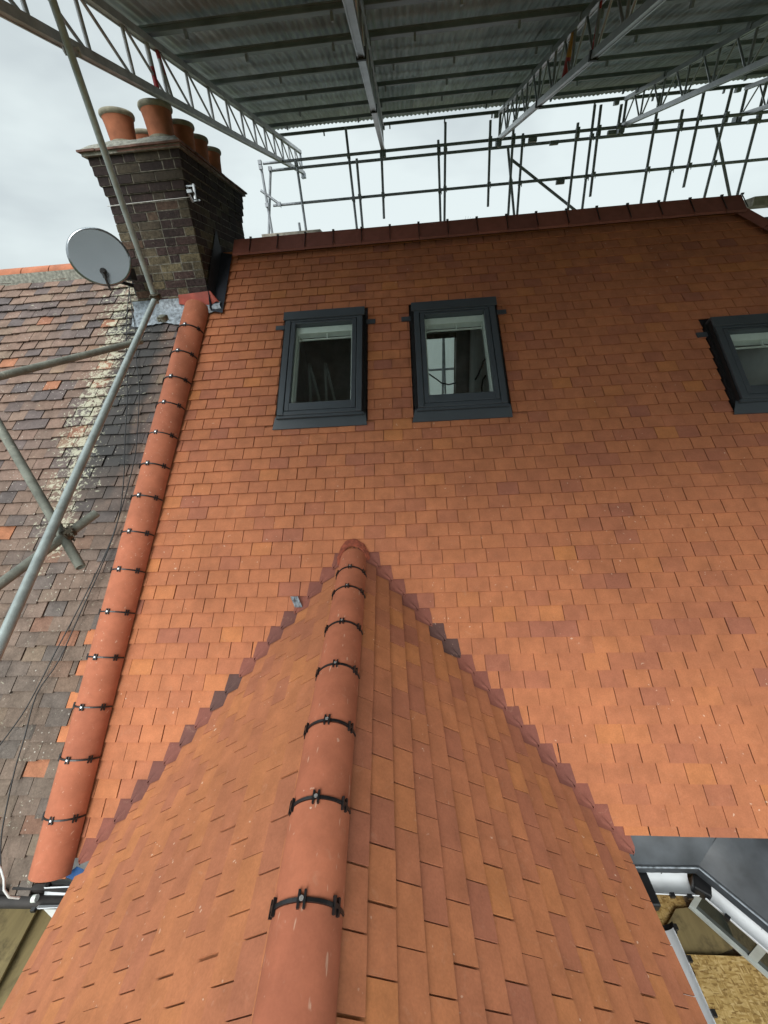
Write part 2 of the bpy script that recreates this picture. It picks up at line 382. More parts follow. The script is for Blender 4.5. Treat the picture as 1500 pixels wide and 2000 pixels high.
def courses(mb, pl, vts, gauge, span, width, rnd, jit=.0018, length=2.1, gap=.0056, half=True, phase=0, clips=(), holes=(), rough=0., tintf=None, starter=None):
    """vts: list of (k, v of the tail); span(k) -> (u0, u1)"""
    slope = (TT+.005*rough)/gauge
    for k, vt in vts:
        u0, u1 = span(k)
        if u1 <= u0: continue
        off = (phase + (.5 if k % 2 else 0))*width
        u = math.floor((u0-off)/width)*width + off
        edges = [u0]
        uu = u
        while uu < u1:
            if uu > u0 + width*.28 and uu < u1 - width*.28: edges.append(uu + rnd.uniform(-1, 1)*(.0015+rough*.004))
            uu += width
        edges.append(u1)
        wav = rnd.uniform(-1, 1)*rough*.006
        for a, b in zip(edges[:-1], edges[1:]):
            g = gap*rnd.choice((.3, .6, .9, 1.1, 1.5))*rnd.uniform(.8, 1.2)
            dv = rnd.uniform(-1, 1)*(.0016+rough*.007)+wav; sk = rnd.uniform(-1, 1)*(.0010+rough*.005)
            poly = [(a+g/2, vt+dv), (b-g/2, vt+dv+sk), (b-g/2, vt+gauge*length), (a+g/2, vt+gauge*length)]
            pieces = [poly]
            for (hu0, hu1, hv0, hv1) in holes:
                np_ = []
                for p in pieces:
                    if vt+gauge < hv0 or vt > hv1: np_.append(p); continue
                    mx, mn = max(q[0] for q in p), min(q[0] for q in p)
                    if mx <= hu0 or mn >= hu1: np_.append(p); continue
                    if vt < hv0: np_.append(clip(p, 0, 1, hv0+.02)); continue
                    l = clip(p, 1, 0, hu0); r = clip(p, -1, 0, -hu1)
                    np_ += [q for q in (l, r) if len(q) > 2]
                pieces = np_
            tn = rnd.random() if tintf is None else tintf(rnd, (a+b)/2, vt)
            j = rnd.uniform(-1, 1)*(jit+rough*.003); tu = rnd.uniform(-1, 1)*(.004+rough*.03)
            for p in pieces:
                for (ca, cb, cc) in clips: p = clip(p, ca, cb, cc) if len(p) > 2 else p
                add_tile(mb, pl, p, vt, slope, j, (tn, rnd.random()), tu, (a+b)/2)

house = thing('tiled_house', 'house under repair with new orange clay tiled roof and gable below three dark roof windows', 'house', (0, 3, -8))
neigh = thing('neighbouring_house', 'adjoining house on the left under an old weathered brown tiled roof with lichen', 'house', (-5, 3, -8))
def under(o, root):      # parent keeping world coordinates
    o.parent = root; o.matrix_parent_inverse = Matrix.Translation(root.location).inverted()
    return o
def part(mb, name, mats, root, bevel=0):
    o = mb.build(name, mats, None, bevel); return under(o, root)
def sub(mb, name, mats, parent, bevel=0):    # parent mesh has identity world matrix
    o = mb.build(name, mats, None, bevel); o.parent = parent; return o
# Every part mesh sits at world origin; sub-parts hang from such parts
# party ridge axis as u(v)
TOOTH = lambda k: (.165 if k % 2 else .125) + (.075 if k in (-7, -9, -11, -13) else 0) - (.03 if k in (2, 5, 8, 12, 15) else 0)
PAX = lambda v: -2.15 - (3.086-v)*.051
WINS = [(-1.163, -.403, 2.03, 3.17), (.093, .860, 2.03, 3.17), (2.725, 3.505, 1.94, 2.74)]
rnd = random.Random(3)
mb = MB()
HIPU = lambda v: 3.45 + (4.20-v)*.72
holes = [(a-.045, b+.045, c-.095, d+.06) for a, b, c, d in WINS]
def span_main(side):
    def f(k):
        z = zc(k); v = V0+k*GAUGE
        apex = -1.69
        if side == 'all': return (PAX(v)+.05, HIPU(v)+.1) if z > apex else (0, 0)
        if z > apex: return (0, 0)
        if side == 'L': return (PAX(v)+.05, valley(-1, z).x - .002)
        return (valley(1, z).x + .004, HIPU(v)+.1)
    return f
def new_tint(r, u, v):
    x = r.random()
    if x < .05: return r.uniform(.06, .2)
    if x < .28: return r.uniform(.16, .42)
    if x > .93: return r.uniform(.88, 1)
    return r.uniform(.45, .82)
hip = (1, .72, 3.45+4.20*.72 - .0)
allv = [(k, V0+k*GAUGE) for k in range(K0, K1)]
courses(mb, MAIN, allv, GAUGE, span_main('all'), .1665, rnd, phase=.7, clips=[hip, (0, 1, 4.26)], holes=holes, tintf=new_tint)
courses(mb, MAIN, [x for x in allv if x[0] >= -20], GAUGE, span_main('L'), .1665, rnd, phase=.7, tintf=new_tint)
courses(mb, MAIN, [x for x in allv if x[0] >= -17], GAUGE, span_main('R'), .1665, rnd, phase=.35, clips=[hip], tintf=new_tint)
# short under-eaves course above the lead
courses(mb, MAIN, [(-18, -1.03)], GAUGE, lambda k: (1.20, 8.2), .1665, rnd, phase=.1, tintf=new_tint, jit=.0004)
# toothed-in new tiles just left of the party ridge
courses(mb, MAIN, [x for x in allv if x[1] < 3.2 and x[0] >= -20], GAUGE, lambda k: (PAX(V0+k*GAUGE)-TOOTH(k), PAX(V0+k*GAUGE)-.02), .1665, rnd, tintf=lambda r, u, v: r.uniform(.5, .95))
roof = part(mb, 'roof_slope', 'clay_tile', house)
# right-hand hip end of the roof
HIPP = Plane(MAIN.p(3.45, 4.20), (0, 1, 0), (-math.cos(TH), 0, math.sin(TH)))
mb = MB(); q = [HIPP.p(-.0, 0), HIPP.p(-3.7, -5.2), HIPP.p(3.7, -5.2)]; mb.face(q, (.4, .5)); part(mb, 'hip_slope', 'clay_tile', house)

# deck under the tiles with openings for the roof windows
mb = MB()
def deck_rect(u0, u1, v0, v1, h=-.052): mb.face([MAIN.p(u0, v0, h), MAIN.p(u1, v0, h), MAIN.p(u1, v1, h), MAIN.p(u0, v1, h)])
us = [-2.3]
for a, b, c, d in WINS: us += [a, b]
us.append(3.55)
for i in range(0, 7):
    a, b = us[i], us[i+1]
    if i % 2 == 0: deck_rect(a, b, -.0, 4.2)
    else:
        w = WINS[i//2]; deck_rect(a, b, 0, w[2]); deck_rect(a, b, w[3], 4.2)
mb.face([MAIN.p(-2.3, -1.1, -.052), MAIN.p(6.8, -1.1, -.052), MAIN.p(6.8, 0, -.052), MAIN.p(-2.3, 0, -.052)])
mb.face([MAIN.p(3.55, 0, -.052), MAIN.p(6.4, 0, -.052), MAIN.p(3.55, 4.0, -.052)])
part(mb, 'roof_deck', 'membrane', house)

# gable slopes
GF = -1.6      # gable front
for side, pl, nm in ((1, PL_R, 'gable_slope'), (-1, PL_L, 'gable_slope')):
    n = NR if side > 0 else NL
    sn = pl.V.z; gauge = DZ/sn
    vts = []; ks = {}
    k = -19
    zt = -2.905 if side > 0 else -2.985
    k = K0
    while zc(k) < zt+.02: k += 1
    while zc(k) < PR.z - .01: vts.append((k, (zc(k)-PR.z)/sn)); k += 1
    mb = MB()
    def span(k, side=side, pl=pl):
        uc = (valley(side, zc(k))-pl.O).dot(pl.U)
        return (GF, uc-.020) if side > 0 else (uc+.014, -GF)
    wob = random.Random(11+side)
    courses(mb, pl, vts, gauge, span, .1655 if side > 0 else .166, wob, phase=.2, gap=.0065, jit=.0014, clips=[(0, 1, -.01)],
            tintf=lambda r, u, v: r.choice((r.uniform(.05, .35), r.uniform(.3, .7), r.uniform(.4, .8), r.uniform(.6, 1))) if side > 0 else r.choice((r.uniform(.2, .5), r.uniform(.45, .8), r.uniform(.6, .95))))
    # under-eaves course
    vE = (zt-PR.z)/sn
    courses(mb, pl, [(0, vE)], gauge, lambda k: (GF, (valley(1, zt)-pl.O).dot(pl.U)-.02) if side > 0 else ((valley(-1, zt)-pl.O).dot(pl.U)+.1, -GF), .166, wob, jit=.0003, tintf=lambda r, u, v: r.uniform(.4, .8))
    d = [pl.p(GF if side > 0 else -GF, vE, -.05), pl.p((valley(side, zt)-pl.O).dot(pl.U), vE, -.05), pl.p((valley(side, PR.z)-pl.O).dot(pl.U), 0, -.05), pl.p(GF if side > 0 else -GF, 0, -.05)]
    o = part(mb, nm, 'clay_tile_gable', house)
    mb = MB(); mb.face(d); sub(mb, 'underlay', 'membrane', o)

# valley tiles, one per course
rv = random.Random(5)
for side in (-1, 1):
    n = NR if side > 0 else NL
    k = -18 if side > 0 else -19
    while zc(k) < -1.66:
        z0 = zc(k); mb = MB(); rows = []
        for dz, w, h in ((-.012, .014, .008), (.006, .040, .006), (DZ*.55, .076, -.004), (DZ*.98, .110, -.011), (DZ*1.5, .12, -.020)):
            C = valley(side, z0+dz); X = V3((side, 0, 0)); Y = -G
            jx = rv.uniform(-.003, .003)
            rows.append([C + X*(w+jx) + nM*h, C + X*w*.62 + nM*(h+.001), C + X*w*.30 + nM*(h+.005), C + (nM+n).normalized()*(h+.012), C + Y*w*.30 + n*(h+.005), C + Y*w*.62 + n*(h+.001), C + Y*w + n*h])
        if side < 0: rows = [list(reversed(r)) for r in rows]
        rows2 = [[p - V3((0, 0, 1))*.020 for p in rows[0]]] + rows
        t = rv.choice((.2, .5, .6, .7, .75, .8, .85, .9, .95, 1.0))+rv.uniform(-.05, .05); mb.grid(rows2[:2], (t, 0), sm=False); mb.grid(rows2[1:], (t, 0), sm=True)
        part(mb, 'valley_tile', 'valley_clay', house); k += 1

# ------------------------------------------------------------------ half-round ridges with black clips
def barrel(p, q, r, n, tint, sweep=1.0, thick=.013, lift=0):
    """half tube from p to q, crown towards n"""
    mb = MB(); d = (q-p).normalized(); x = d.cross(n).normalized(); n = x.cross(d)
    A = [math.pi*(.5-sweep/2) + math.pi*sweep*i/18 for i in range(19)]
    ring = lambda c, rr: [c + x*math.cos(a)*rr + n*math.sin(a)*rr for a in A]
    e = .0028
    rows = [ring(p+d*e, r-thick), ring(p+d*e, r-.003), ring(p+d*(e+.003), r), ring(q-d*(e+.003), r), ring(q-d*e, r-.003), ring(q-d*e, r-thick)]
    for i in range(len(rows)-1): mb.grid(rows[i:i+2], tint, sm=(i in (2,)))
    return mb
def clip_band(c, d, n, r, w=.010, big=True, pale=False):
    x = d.cross(n).normalized(); n = x.cross(d)
    mb = MB(); A = [math.pi*(.02+.96*i/22) for i in range(23)]
    pt = lambda a, rr, s=0: c + x*math.cos(a)*rr + n*math.sin(a)*rr + d*s
    rows = [[pt(a, r+.0005, -w/2) for a in A], [pt(a, r+.006, -w/2) for a in A], [pt(a, r+.006, w/2) for a in A], [pt(a, r+.0005, w/2) for a in A]]
    mb.grid(rows, sm=False)
    for a0 in (math.pi*.18, math.pi*.5, math.pi*.82):
        rad = V3(x*math.cos(a0) + n*math.sin(a0)); tan = V3(-x*math.sin(a0) + n*math.cos(a0))
        cc = pt(a0, r+.006)
        sc_ = .9
        for s_ in (-1, 1):
            mb.box(cc + tan*s_*.010*sc_, (tan, d, rad), (.0038*sc_, .024*sc_, .005), )
        mb.box(cc, (tan, d, rad), (.012*sc_, .006, .0045))
    sc2 = MB(); a0 = math.pi/2; cc = pt(a0, r+.011)
    sc2.tube([cc, cc+n*.003], .0068, 12)
    return mb, sc2
def ridge_run(pts, r, n, name, tints, sweep=1.0, drop=0.):
    """pts: joint points; a tile between each pair, a clip on every inner joint"""
    rr = random.Random(len(pts)); prev = None
    for i in range(len(pts)-1):
        jr = rr.uniform(-.002, .002); jn = n*rr.uniform(-.0025, .0025)
        o = part(barrel(pts[i]+jn, pts[i+1]+jn, r+jr, n, (rr.choice(tints), 0), sweep), name, 'clay_ridge', house)
        if i < len(pts)-2:
            c, s_ = clip_band(pts[i+1], (pts[i+1]-pts[i]).normalized(), n, r)
            sub(c, 'ridge_clip', 'black_plastic', o); sub(s_, 'screw', 'screw_steel', o)
pv = [3.42, 3.086, 2.768, 2.47, 2.186, 1.875, 1.572, 1.277, .966, .66, .34, .02, -.306, -.624, -.956, -1.275]
ridge_run([MAIN.p(PAX(v), v, .014) for v in pv], .125, nM, 'ridge_tile', (.3, .5, .6, .75, .85))
# gable ridge: joints measured from the photograph
def gr(s): return PR + G*s + V3((-.026, 0, -.050 - .055*min(1, max(0, (s-1.1)/1.4))))
def s_at(py_pt):  # position along the gable ridge where crown meets pixel
    r = ray(*py_pt); P = r*((PR.z+.055-.05*min(1, max(0, (1560-py_pt[1])/450)))/r.z); return (P-PR).dot(G)
gs = [2.63] + [s_at(p) for p in ((692, 1108), (682, 1148), (668, 1219), (655, 1304), (636, 1415), (612, 1560), (583, 1760))]
s = gs[-1]
while s > GF+.35: s -= .30; gs.append(s)
gs[-1] = GF
ridge_run([gr(s) for s in gs], .108, V3((0, 0, 1)), 'ridge_tile', (.25, .4, .55, .65, .3, .9))
# red mortar collar where the gable ridge meets the main slope
mb = MB(); c0 = gr(2.60); rows = []
for a in [math.pi*(-.06+1.12*i/20) for i in range(21)]:
    o_ = V3((math.cos(a), 0, math.sin(a)))
    def onmain(P): t = (-3.0 - nM.dot(P))/nM.dot(G); return P + G*t
    P = gr(3)-G*3+o_*.106; Q = gr(3)-G*3+o_*(.128+rv.uniform(-.004, .004))
    rows.append([onmain(P) - G*.05, onmain(P)-G*.05+o_*.010, onmain(Q)+nM*.012, onmain(Q) - nM*.01])
mb.grid(rows, sm=False); part(mb, 'mortar_collar', 'red_mortar', house)
# angular ridge along the top
def angle_tile(p, q, wing, tint, nrm_a, nrm_b, th=.014):
    mb = MB(); d = (q-p).normalized(); e = d*.002
    # nrm_a: direction down the front wing, nrm_b: down the back wing
    upv = -(nrm_a+nrm_b).normalized()
    prof = [nrm_a*wing, nrm_a*wing*.5+upv*.006, nrm_a*.03+upv*.010, upv*.012, nrm_b*.03+upv*.010, nrm_b*wing]
    prof_in = [v_ - upv*th*1.4 for v_ in prof]
    o0 = [p+e+v_ for v_ in prof]; o1 = [q-e+v_ for v_ in prof]; i0 = [p+e+v_ for v_ in prof_in]; i1 = [q-e+v_ for v_ in prof_in]
    mb.grid([i0, o0], tint, sm=False); mb.grid([o0, o1], tint, sm=False); mb.grid([o1, i1], tint, sm=False)
    mb.face([o1[0], o0[0], i0[0], i1[0]], tint)
    return mb
dF = V3((0, -math.cos(TH), -math.sin(TH))); dB = V3((0, math.cos(TH), -math.sin(TH)))
ytop = MAIN.p(0, 4.31, .070)
rr = random.Random(8)
us_ = [-1.83, -1.637] + [-1.637+.3045*i for i in range(1, 17)] + [3.43]
for i in range(len(us_)-1):
    p, q = V3((us_[i], ytop.y, ytop.z)), V3((us_[i+1], ytop.y, ytop.z))
    p += V3((0, 0, rr.uniform(-.002, .002)))
    o = part(angle_tile(p, q, .195, (rr.random(), 0), dF, dB), 'angular_ridge_tile', 'angular_ridge', house)
    m2 = MB(); c = q + V3((0, 0, .008))
    m2.bar(c+dF*.19+nM*.008, c+dF*.01+nM*.008, .006, .006, nM); m2.bar(c+dF*.02+V3((0, 0, .002)), c+dB*.06+V3((0, 0, .002)), .010, .010); m2.box(c+V3((0, -.01, .008)), AX, (.012, .009, .008)); sub(m2, 'ridge_clip', 'black_plastic', o)
mb = MB(); mb.abox((-1.83, 5.10, .60), (3.40, 5.20, .81)); part(mb, 'ridge_gap_filler', 'membrane', house)  # dark strip added to stop sky light showing through the ridge joints
# hip ridge running down to the right
hp = [V3((us_[-1], ytop.y, ytop.z))]; hd = (MAIN.p(HIPU(0), 0)-MAIN.p(HIPU(4.2), 4.2)).normalized()
hN = (nM + V3((math.sin(TH), 0, math.cos(TH)))).normalized()
hx = hd.cross(hN).normalized()
for i in range(12):
    p = MAIN.p(3.45, 4.20, .02) + hd*(.0+.31*i) + hN*.006; q = p + hd*.308
    sa = (-hx - hN*.42).normalized(); sb = (hx - hN*.42).normalized()
    o = part(angle_tile(p, q, .14, (rr.random()*.6, 0), sa, sb), 'hip_tile', 'angular_ridge', house)
    m2 = MB(); m2.box(q+hN*.02, (hd, hx, hN), (.006, .02, .012)); sub(m2, 'hip_clip', 'black_plastic', o)

# ------------------------------------------------------------------ roof windows
def roof_window(u0, u1, v0, v1):
    P = lambda u, v, h: MAIN.p(u, v, h)
    ax = (MAIN.U, MAIN.V, MAIN.N)
    def b(mb, a0, a1, b0, b1, h0, h1): mb.box(P((a0+a1)/2, (b0+b1)/2, (h0+h1)/2), ax, (abs(a1-a0)/2, abs(b1-b0)/2, abs(h1-h0)/2))
    fr = MB()                                     # outer frame: side cladding and bottom rail
    b(fr, u0, u0+.052, v0, v1-.001, -.05, .068); b(fr, u1-.052, u1, v0, v1-.001, -.05, .068)
    b(fr, u0+.052, u1-.052, v0, v0+.040, -.05, .060); b(fr, u0+.052, u1-.052, v1-.07, v1-.002, -.05, .066)
    o = part(fr, 'roof_window', 'anthracite', house, .004)
    sa = MB()                                     # opening sash
    b(sa, u0+.058, u0+.100, v0+.046, v1-.075, -.02, .062); b(sa, u1-.100, u1-.058, v0+.046, v1-.075, -.02, .062)
    b(sa, u0+.100, u1-.100, v0+.046, v0+.125, -.02, .060); b(sa, u0+.100, u1-.100, v1-.098, v1-.075, -.02, .060)
    sub(sa, 'sash', 'anthracite', o, .004)
    hd_ = MB(); b(hd_, u0-.022, u1+.022, v1-.055, v1+.045, .069, .082); b(hd_, u0-.022, u1+.022, v1+.030, v1+.045, .0, .069); sub(hd_, 'head_casing', 'anthracite', o, .003)
    for s0, e_ in ((u0, -1), (u1, 1)):
        fl = MB(); s_ = s0+e_*.004
        b(fl, min(s_, s_+e_*.022), max(s_, s_+e_*.022), v0-.02, v1+.045, -.03, .012)
        b(fl, min(s_, s_+e_*.004), max(s_, s_+e_*.004), v0-.02, v1+.029, .012, .050)
        kk = K0                                    # stepped edge between the tiles
        while V0+kk*GAUGE < v1-.02:
            vv = V0+kk*GAUGE
            if vv > v0-.02: b(fl, min(s0+e_*.026, s0+e_*.034), max(s0+e_*.026, s0+e_*.034), vv, vv+.10, -.03, .004)
            kk += 1
        sub(fl, 'side_flashing', 'gasket', o)
        tb = MB(); b(tb, min(s0+e_*.03, s0+e_*.12), max(s0+e_*.03, s0+e_*.12), v1-.10, v1-.05, -.006, .008); sub(tb, 'flashing_tab', 'anthracite', o)
    ap = MB(); ap.face([P(u0-.055, v0-.108, .006), P(u1+.04, v0-.108, .006), P(u1+.03, v0+.0, .030), P(u0-.03, v0+.0, .030)])
    ap.face([P(u0-.055, v0-.108, -.004), P(u1+.04, v0-.108, -.004), P(u1+.04, v0-.108, .006), P(u0-.055, v0-.108, .006)])
    b(ap, u0-.012, u1+.012, v0-.026, v0-.002, .032, .052); sub(ap, 'apron', 'anthracite', o)
    gl = MB(); gl.face([P(u0+.098, v0+.123, .022), P(u1-.098, v0+.123, .022), P(u1-.098, v1-.096, .022), P(u0+.098, v1-.096, .022)]); sub(gl, 'pane', 'window_glass', o)
    ib = MB()                                      # white inner frame, vent flap and its bar
    b(ib, u0+.100, u0+.112, v0+.125, v1-.098, -.06, .012); b(ib, u1-.112, u1-.100, v0+.125, v1-.098, -.06, .012)
    b(ib, u0+.112, u1-.112, v1-.170, v1-.098, -.06, .006); b(ib, u0+.112, u1-.112, v0+.125, v0+.135, -.06, .006)
    b(ib, u0+.125, u1-.125, v1-.232, v1-.224, -.03, -.015); um = (u0+u1)/2+.02; b(ib, um-.004, um+.004, v1-.224, v1-.17, -.03, -.015)
    b(ib, u0+.120, u0+.126, v1-.235, v1-.17, -.04, -.015); b(ib, u1-.126, u1-.120, v1-.235, v1-.17, -.04, -.015)
    sub(ib, 'inner_frame', 'white_frame', o)
    rv_ = MB()                                     # plastered reveals
    b(rv_, u0+.03, u0+.05, v0, v1, -.26, -.052); b(rv_, u1-.05, u1-.03, v0, v1, -.26, -.052)
    sub(rv_, 'reveal', 'plaster', o)
    return o
for w in WINS: roof_window(*w)

# loft room behind the windows
YB = 8.2
mb = MB(); mb.abox((-1.95, 2.1, -2.45), (3.94, YB, -2.40)); part(mb, 'loft_floor', 'loft_boards', house)
for xw in (-2.0, 3.35):
    mb = MB(); lo = MAIN.p(0, -.25, -.12); hi_ = MAIN.p(0, 4.0, -.12)
    pr = [V3((xw, lo.y, -2.39)), V3((xw, YB, -2.39)), V3((xw, YB, .60)), V3((xw, hi_.y, .58)), V3((xw, lo.y, lo.z))]
    p2 = [p+V3((.05, 0, 0)) for p in pr]
    mb.face(list(reversed(pr))); mb.face(p2)
    for i in range(5): mb.face([pr[i], pr[(i+1) % 5], p2[(i+1) % 5], p2[i]])
    part(mb, 'loft_wall', 'plaster', house)
RW = (.36, .97, -1.62, -.30)
mb = MB(); mb.abox((-2.0, YB, -2.4), (RW[0], YB+.2, .62)); mb.abox((RW[1], YB, -2.4), (1.5, YB+.2, .62)); mb.abox((1.5, YB, -.1), (4.0, YB+.2, .62)); mb.abox((RW[0], YB, RW[3]), (RW[1], YB+.2, .62)); mb.abox((RW[0], YB, -2.4), (RW[1], YB+.2, RW[2])); part(mb, 'rear_wall', 'plaster_dark', house)  # the gap right of the partition is added to let light into the loft
mb = MB()
for x in (RW[0]+.01, RW[1]-.03): mb.abox((x, YB+.05, RW[2]), (x+.02, YB+.1, RW[3]))
mb.abox((RW[0], YB+.05, RW[3]-.09), (RW[1], YB+.10, RW[3]-.0)); ow = part(mb, 'rear_window', 'pale_timber', house)
mb = MB(); mb.face([(RW[0]+.03, YB+.07, RW[2]), (RW[1]-.03, YB+.07, RW[2]), (RW[1]-.03, YB+.07, RW[3]-.09), (RW[0]+.03, YB+.07, RW[3]-.09)]); sub(mb, 'pane', 'window_glass', ow)
mb = MB(); mb.abox((-2.02, 5.2, .62), (4.0, YB+.3, .70)); part(mb, 'dormer_roof', 'lead', house)
mb = MB(); mb.abox((1.22, 5.6, -2.39), (1.34, YB, .60)); part(mb, 'partition_wall', 'plaster', house)
# external walls, bay and gable walls
mb = MB()
mb.abox((-2.6, 1.55, -8), (1.18, 1.85, -3.1)); mb.abox((1.2, 1.55, -8), (6.3, 1.85, -3.1)); mb.abox((-2.6, YB-.05, -8), (4.0, YB+.22, -2.45)); mb.abox((3.9, 1.85, -8), (4.1, YB-.05, -2.46)); mb.abox((-2.6, 1.85, -8), (-2.35, YB-.05, -2.46))
part(mb, 'wall', 'brick_wall_far', house)
mb = MB(); mb.abox((-1.95, GF+.25, -8), (-1.75, 1.55, -3.05)); mb.abox((.86, GF+.25, -8), (1.06, 1.55, -3.05))
mb.abox((-1.75, GF+.25, -8), (.86, GF+.45, -3.05))
mb.face([(-1.95, GF+.25, -3.05), (1.06, GF+.25, -3.05), (-.25, GF+.25, -1.75)]); part(mb, 'gable_wall', 'brick_wall_far', house)

# ------------------------------------------------------------------ chimney on the party wall
CX0, CX1, CY0, CY1 = -2.76, -2.0, 4.56, 6.02
ch = MB(); mo = 0
rc = random.Random(2)
z = -.35; k = 0; TOPZ = 1.50
def brick_tint(zz):
    x = rc.random()
    return rc.uniform(0, .33) if x < (.36 if zz < 1.0 else .8) else (rc.uniform(.95, 1) if x > .94 else rc.uniform(.45, .92))
while z < TOPZ-.03:
    e = max(0, (z-1.17)/.075)
    e = (0 if z < 1.16 else .014 if z < 1.235 else .028 if z < 1.31 else .040 if z < 1.385 else .050) + rc.uniform(-.001, .001)
    x0, x1, y0, y1 = CX0-e, CX1+e, CY0-e, CY1+e
    ch.abox((x0+.004, y0+.004, z-.006), (x1-.004, y1-.004, z+.0705), (.5, 0), 1)
    def run(a0, a1, mk):
        a = a0; first = (k % 2 == 0); L = .222 if first else .108
        a = a0
        while a < a1-.01:
            b_ = min(a+L, a1)
            if a1-b_ < .05: b_ = a1
            mk(a+(.006 if a > a0 else 0), b_-(.006 if b_ < a1 else 0)); a = b_; L = .222 if rc.random() < .75 else .11
    j = lambda: rc.uniform(-.004, .005)
    run(x0, x1, lambda a, b_: (lambda q: ch.abox((a, y0-q, z), (b_, y0+.03, z+.0620), (brick_tint(z), 0)))(j()))
    run(x0, x1, lambda a, b_: (lambda q: ch.abox((a, y1-.03, z), (b_, y1+q, z+.0620), (brick_tint(z), 0)))(j()))
    run(y0+.031, y1-.031, lambda a, b_: (lambda q: ch.abox((x1-.03, a, z), (x1+q, b_, z+.0620), (brick_tint(z), 0)))(j()))
    run(y0+.031, y1-.031, lambda a, b_: (lambda q: ch.abox((x0-q, a, z), (x0+.03, b_, z+.0620), (brick_tint(z), 0)))(j()))
    z += .0715; k += 1
chim = part(ch, 'chimney', ['stock_brick', 'mortar'], house)
zt = z-.008
mb = MB()
for lv in range(2):
    e = .082 if lv == 0 else .102
    rr2 = random.Random(lv)
    for side_ in range(4):
        a0, a1 = (CX0-e, CX1+e) if side_ < 2 else (CY0-e+.121, CY1+e-.121)
        a = a0
        while a < a1-.01:
            b_ = min(a+.17, a1); q = rr2.uniform(-.006, .006); zz = zt+lv*.022
            if side_ == 0: mb.abox((a+.001, CY0-e+q, zz), (b_-.001, CY0-e+.12, zz+.015))
            elif side_ == 1: mb.abox((a+.001, CY1+e-.12, zz), (b_-.001, CY1+e+q, zz+.015))
            elif side_ == 2: mb.abox((CX0-e+q, a+.001, zz), (CX0-e+.12, b_-.001, zz+.015))
            else: mb.abox((CX1+e-.12, a+.001, zz), (CX1+e+q, b_-.001, zz+.015))
            a = b_
mb.abox((CX0-.08, CY0-.08, zt-.004), (CX1+.08, CY1+.08, zt+.036), (.5, 0), 1)
sub(mb, 'creasing_tiles', ['crease_tile', 'cement'], chim)
# cement flaunching, a low uneven mound
mb = MB(); nx, ny = 14, 22; rows = []
for j in range(ny+1):
    row = []
    for i in range(nx+1):
        fx, fy = i/nx, j/ny; e = .095
        x = CX0-e + (CX1-CX0+2*e)*fx; y = CY0-e + (CY1-CY0+2*e)*fy
        d = min(fx*(CX1-CX0+2*e), (1-fx)*(CX1-CX0+2*e), fy*(CY1-CY0+2*e), (1-fy)*(CY1-CY0+2*e))
        h = .115*(1-math.exp(-d/.10)) + (rc.uniform(-.007, .007) if d > 0 else 0)
        row.append(V3((x, y, zt+.036+h)))
    rows.append(row)
mb.grid(rows, sm=True); sub(mb, 'flaunching', 'cement', chim)
def pot(x, y, zb, h, r):
    mb = MB(); prof = [(r*.76, 0), (r*.79, h*.2), (r*.89, h*.70), (r*.96, h*.87)]
    S = 28
    ringz = lambda rad, zz: [V3((x+math.cos(a)*rad, y+math.sin(a)*rad, zb+zz)) for a in [2*math.pi*i/S for i in range(S)]]
    mb.grid([ringz(*p) for p in prof], closed=True)
    mb.grid([ringz(*p) for p in ((r*.96, h*.87), (r*1.05, h*.90), (r*1.08, h*.95), (r*1.05, h), (r*.92, h*1.0), (r*.86, h*.93), (r*.80, h*.2))], closed=True, mi=1)
    # inside bottom
    mb.face(ringz(r*.80, h*.2), mi=0)
    sub(mb, 'chimney_pot', ['terracotta_pot', 'pot_rim'], chim)
pb = zt+.10
for (x, y, r, h) in ((-2.62, 4.86, .140, .30), (-2.235, 4.86, .138, .325), (-2.60, 5.26, .130, .28), (-2.19, 5.20, .134, .30), (-2.20, 5.54, .134, .30), (-2.20, 5.88, .134, .30)): pot(x, y, pb, h+zt*.0, r)
# lead apron and soakers
mb = MB(); rows = []
for i in range(25):
    x = -2.83 + (.80)*i/24
    w1 = rc.uniform(-.006, .006)
    rows.append([V3((x, CY0-.006, .34)), V3((x, CY0-.010, .255+w1)), MAIN.p(x, 3.40+w1, .028), MAIN.p(x, 3.25+w1*2-.02*math.sin(i*.5), .010)])
mb.grid(rows, sm=True); sub(mb, 'lead_apron', 'lead_bright', chim)
mb = MB()
a = [atY(348, 576, CY0-.02), atY(410, 568, CY0-.02), atY(428, 590, CY0-.02), V3((-1.925, CY0-.03, .285)), V3((-2.02, CY0-.03, .235)), atY(350, 594, CY0-.02)]
mb.face([p for p in reversed(a)]); mb.face([p+V3((0, .012, 0)) for p in a])
for i in range(6): mb.face([a[i], a[(i+1) % 6], a[(i+1) % 6]+V3((0, .012, 0)), a[i]+V3((0, .012, 0))])
sub(mb, 'red_flashing', 'red_flashing', chim)
mb = MB(); XS = CX1+.014
rows = []
for v, h in ((3.36, .03), (3.46, .17), (3.70, .19), (4.0, .20), (4.20, .21)):
    b_ = MAIN.p(XS, v, .03); rows.append([MAIN.p(XS+.125, v-.02, .016), b_+V3((.012, 0, 0)), b_+V3((.0, 0, h))])
mb.grid(rows, sm=False); sub(mb, 'soaker', 'soaker_dark', chim)
mb = MB(); rows = []
for i in range(13):
    t = i/12; u = -2.10+.21*t; rows.append([MAIN.p(u, 3.46+.02*t, .035), MAIN.p(u, 3.39+.03*t+rc.uniform(-.004, .004), .045), MAIN.p(u+.01, 3.34+.05*t+rc.uniform(-.006, .006), .012)])
mb.grid(rows); sub(mb, 'dressed_lead', 'lead_bright', chim)
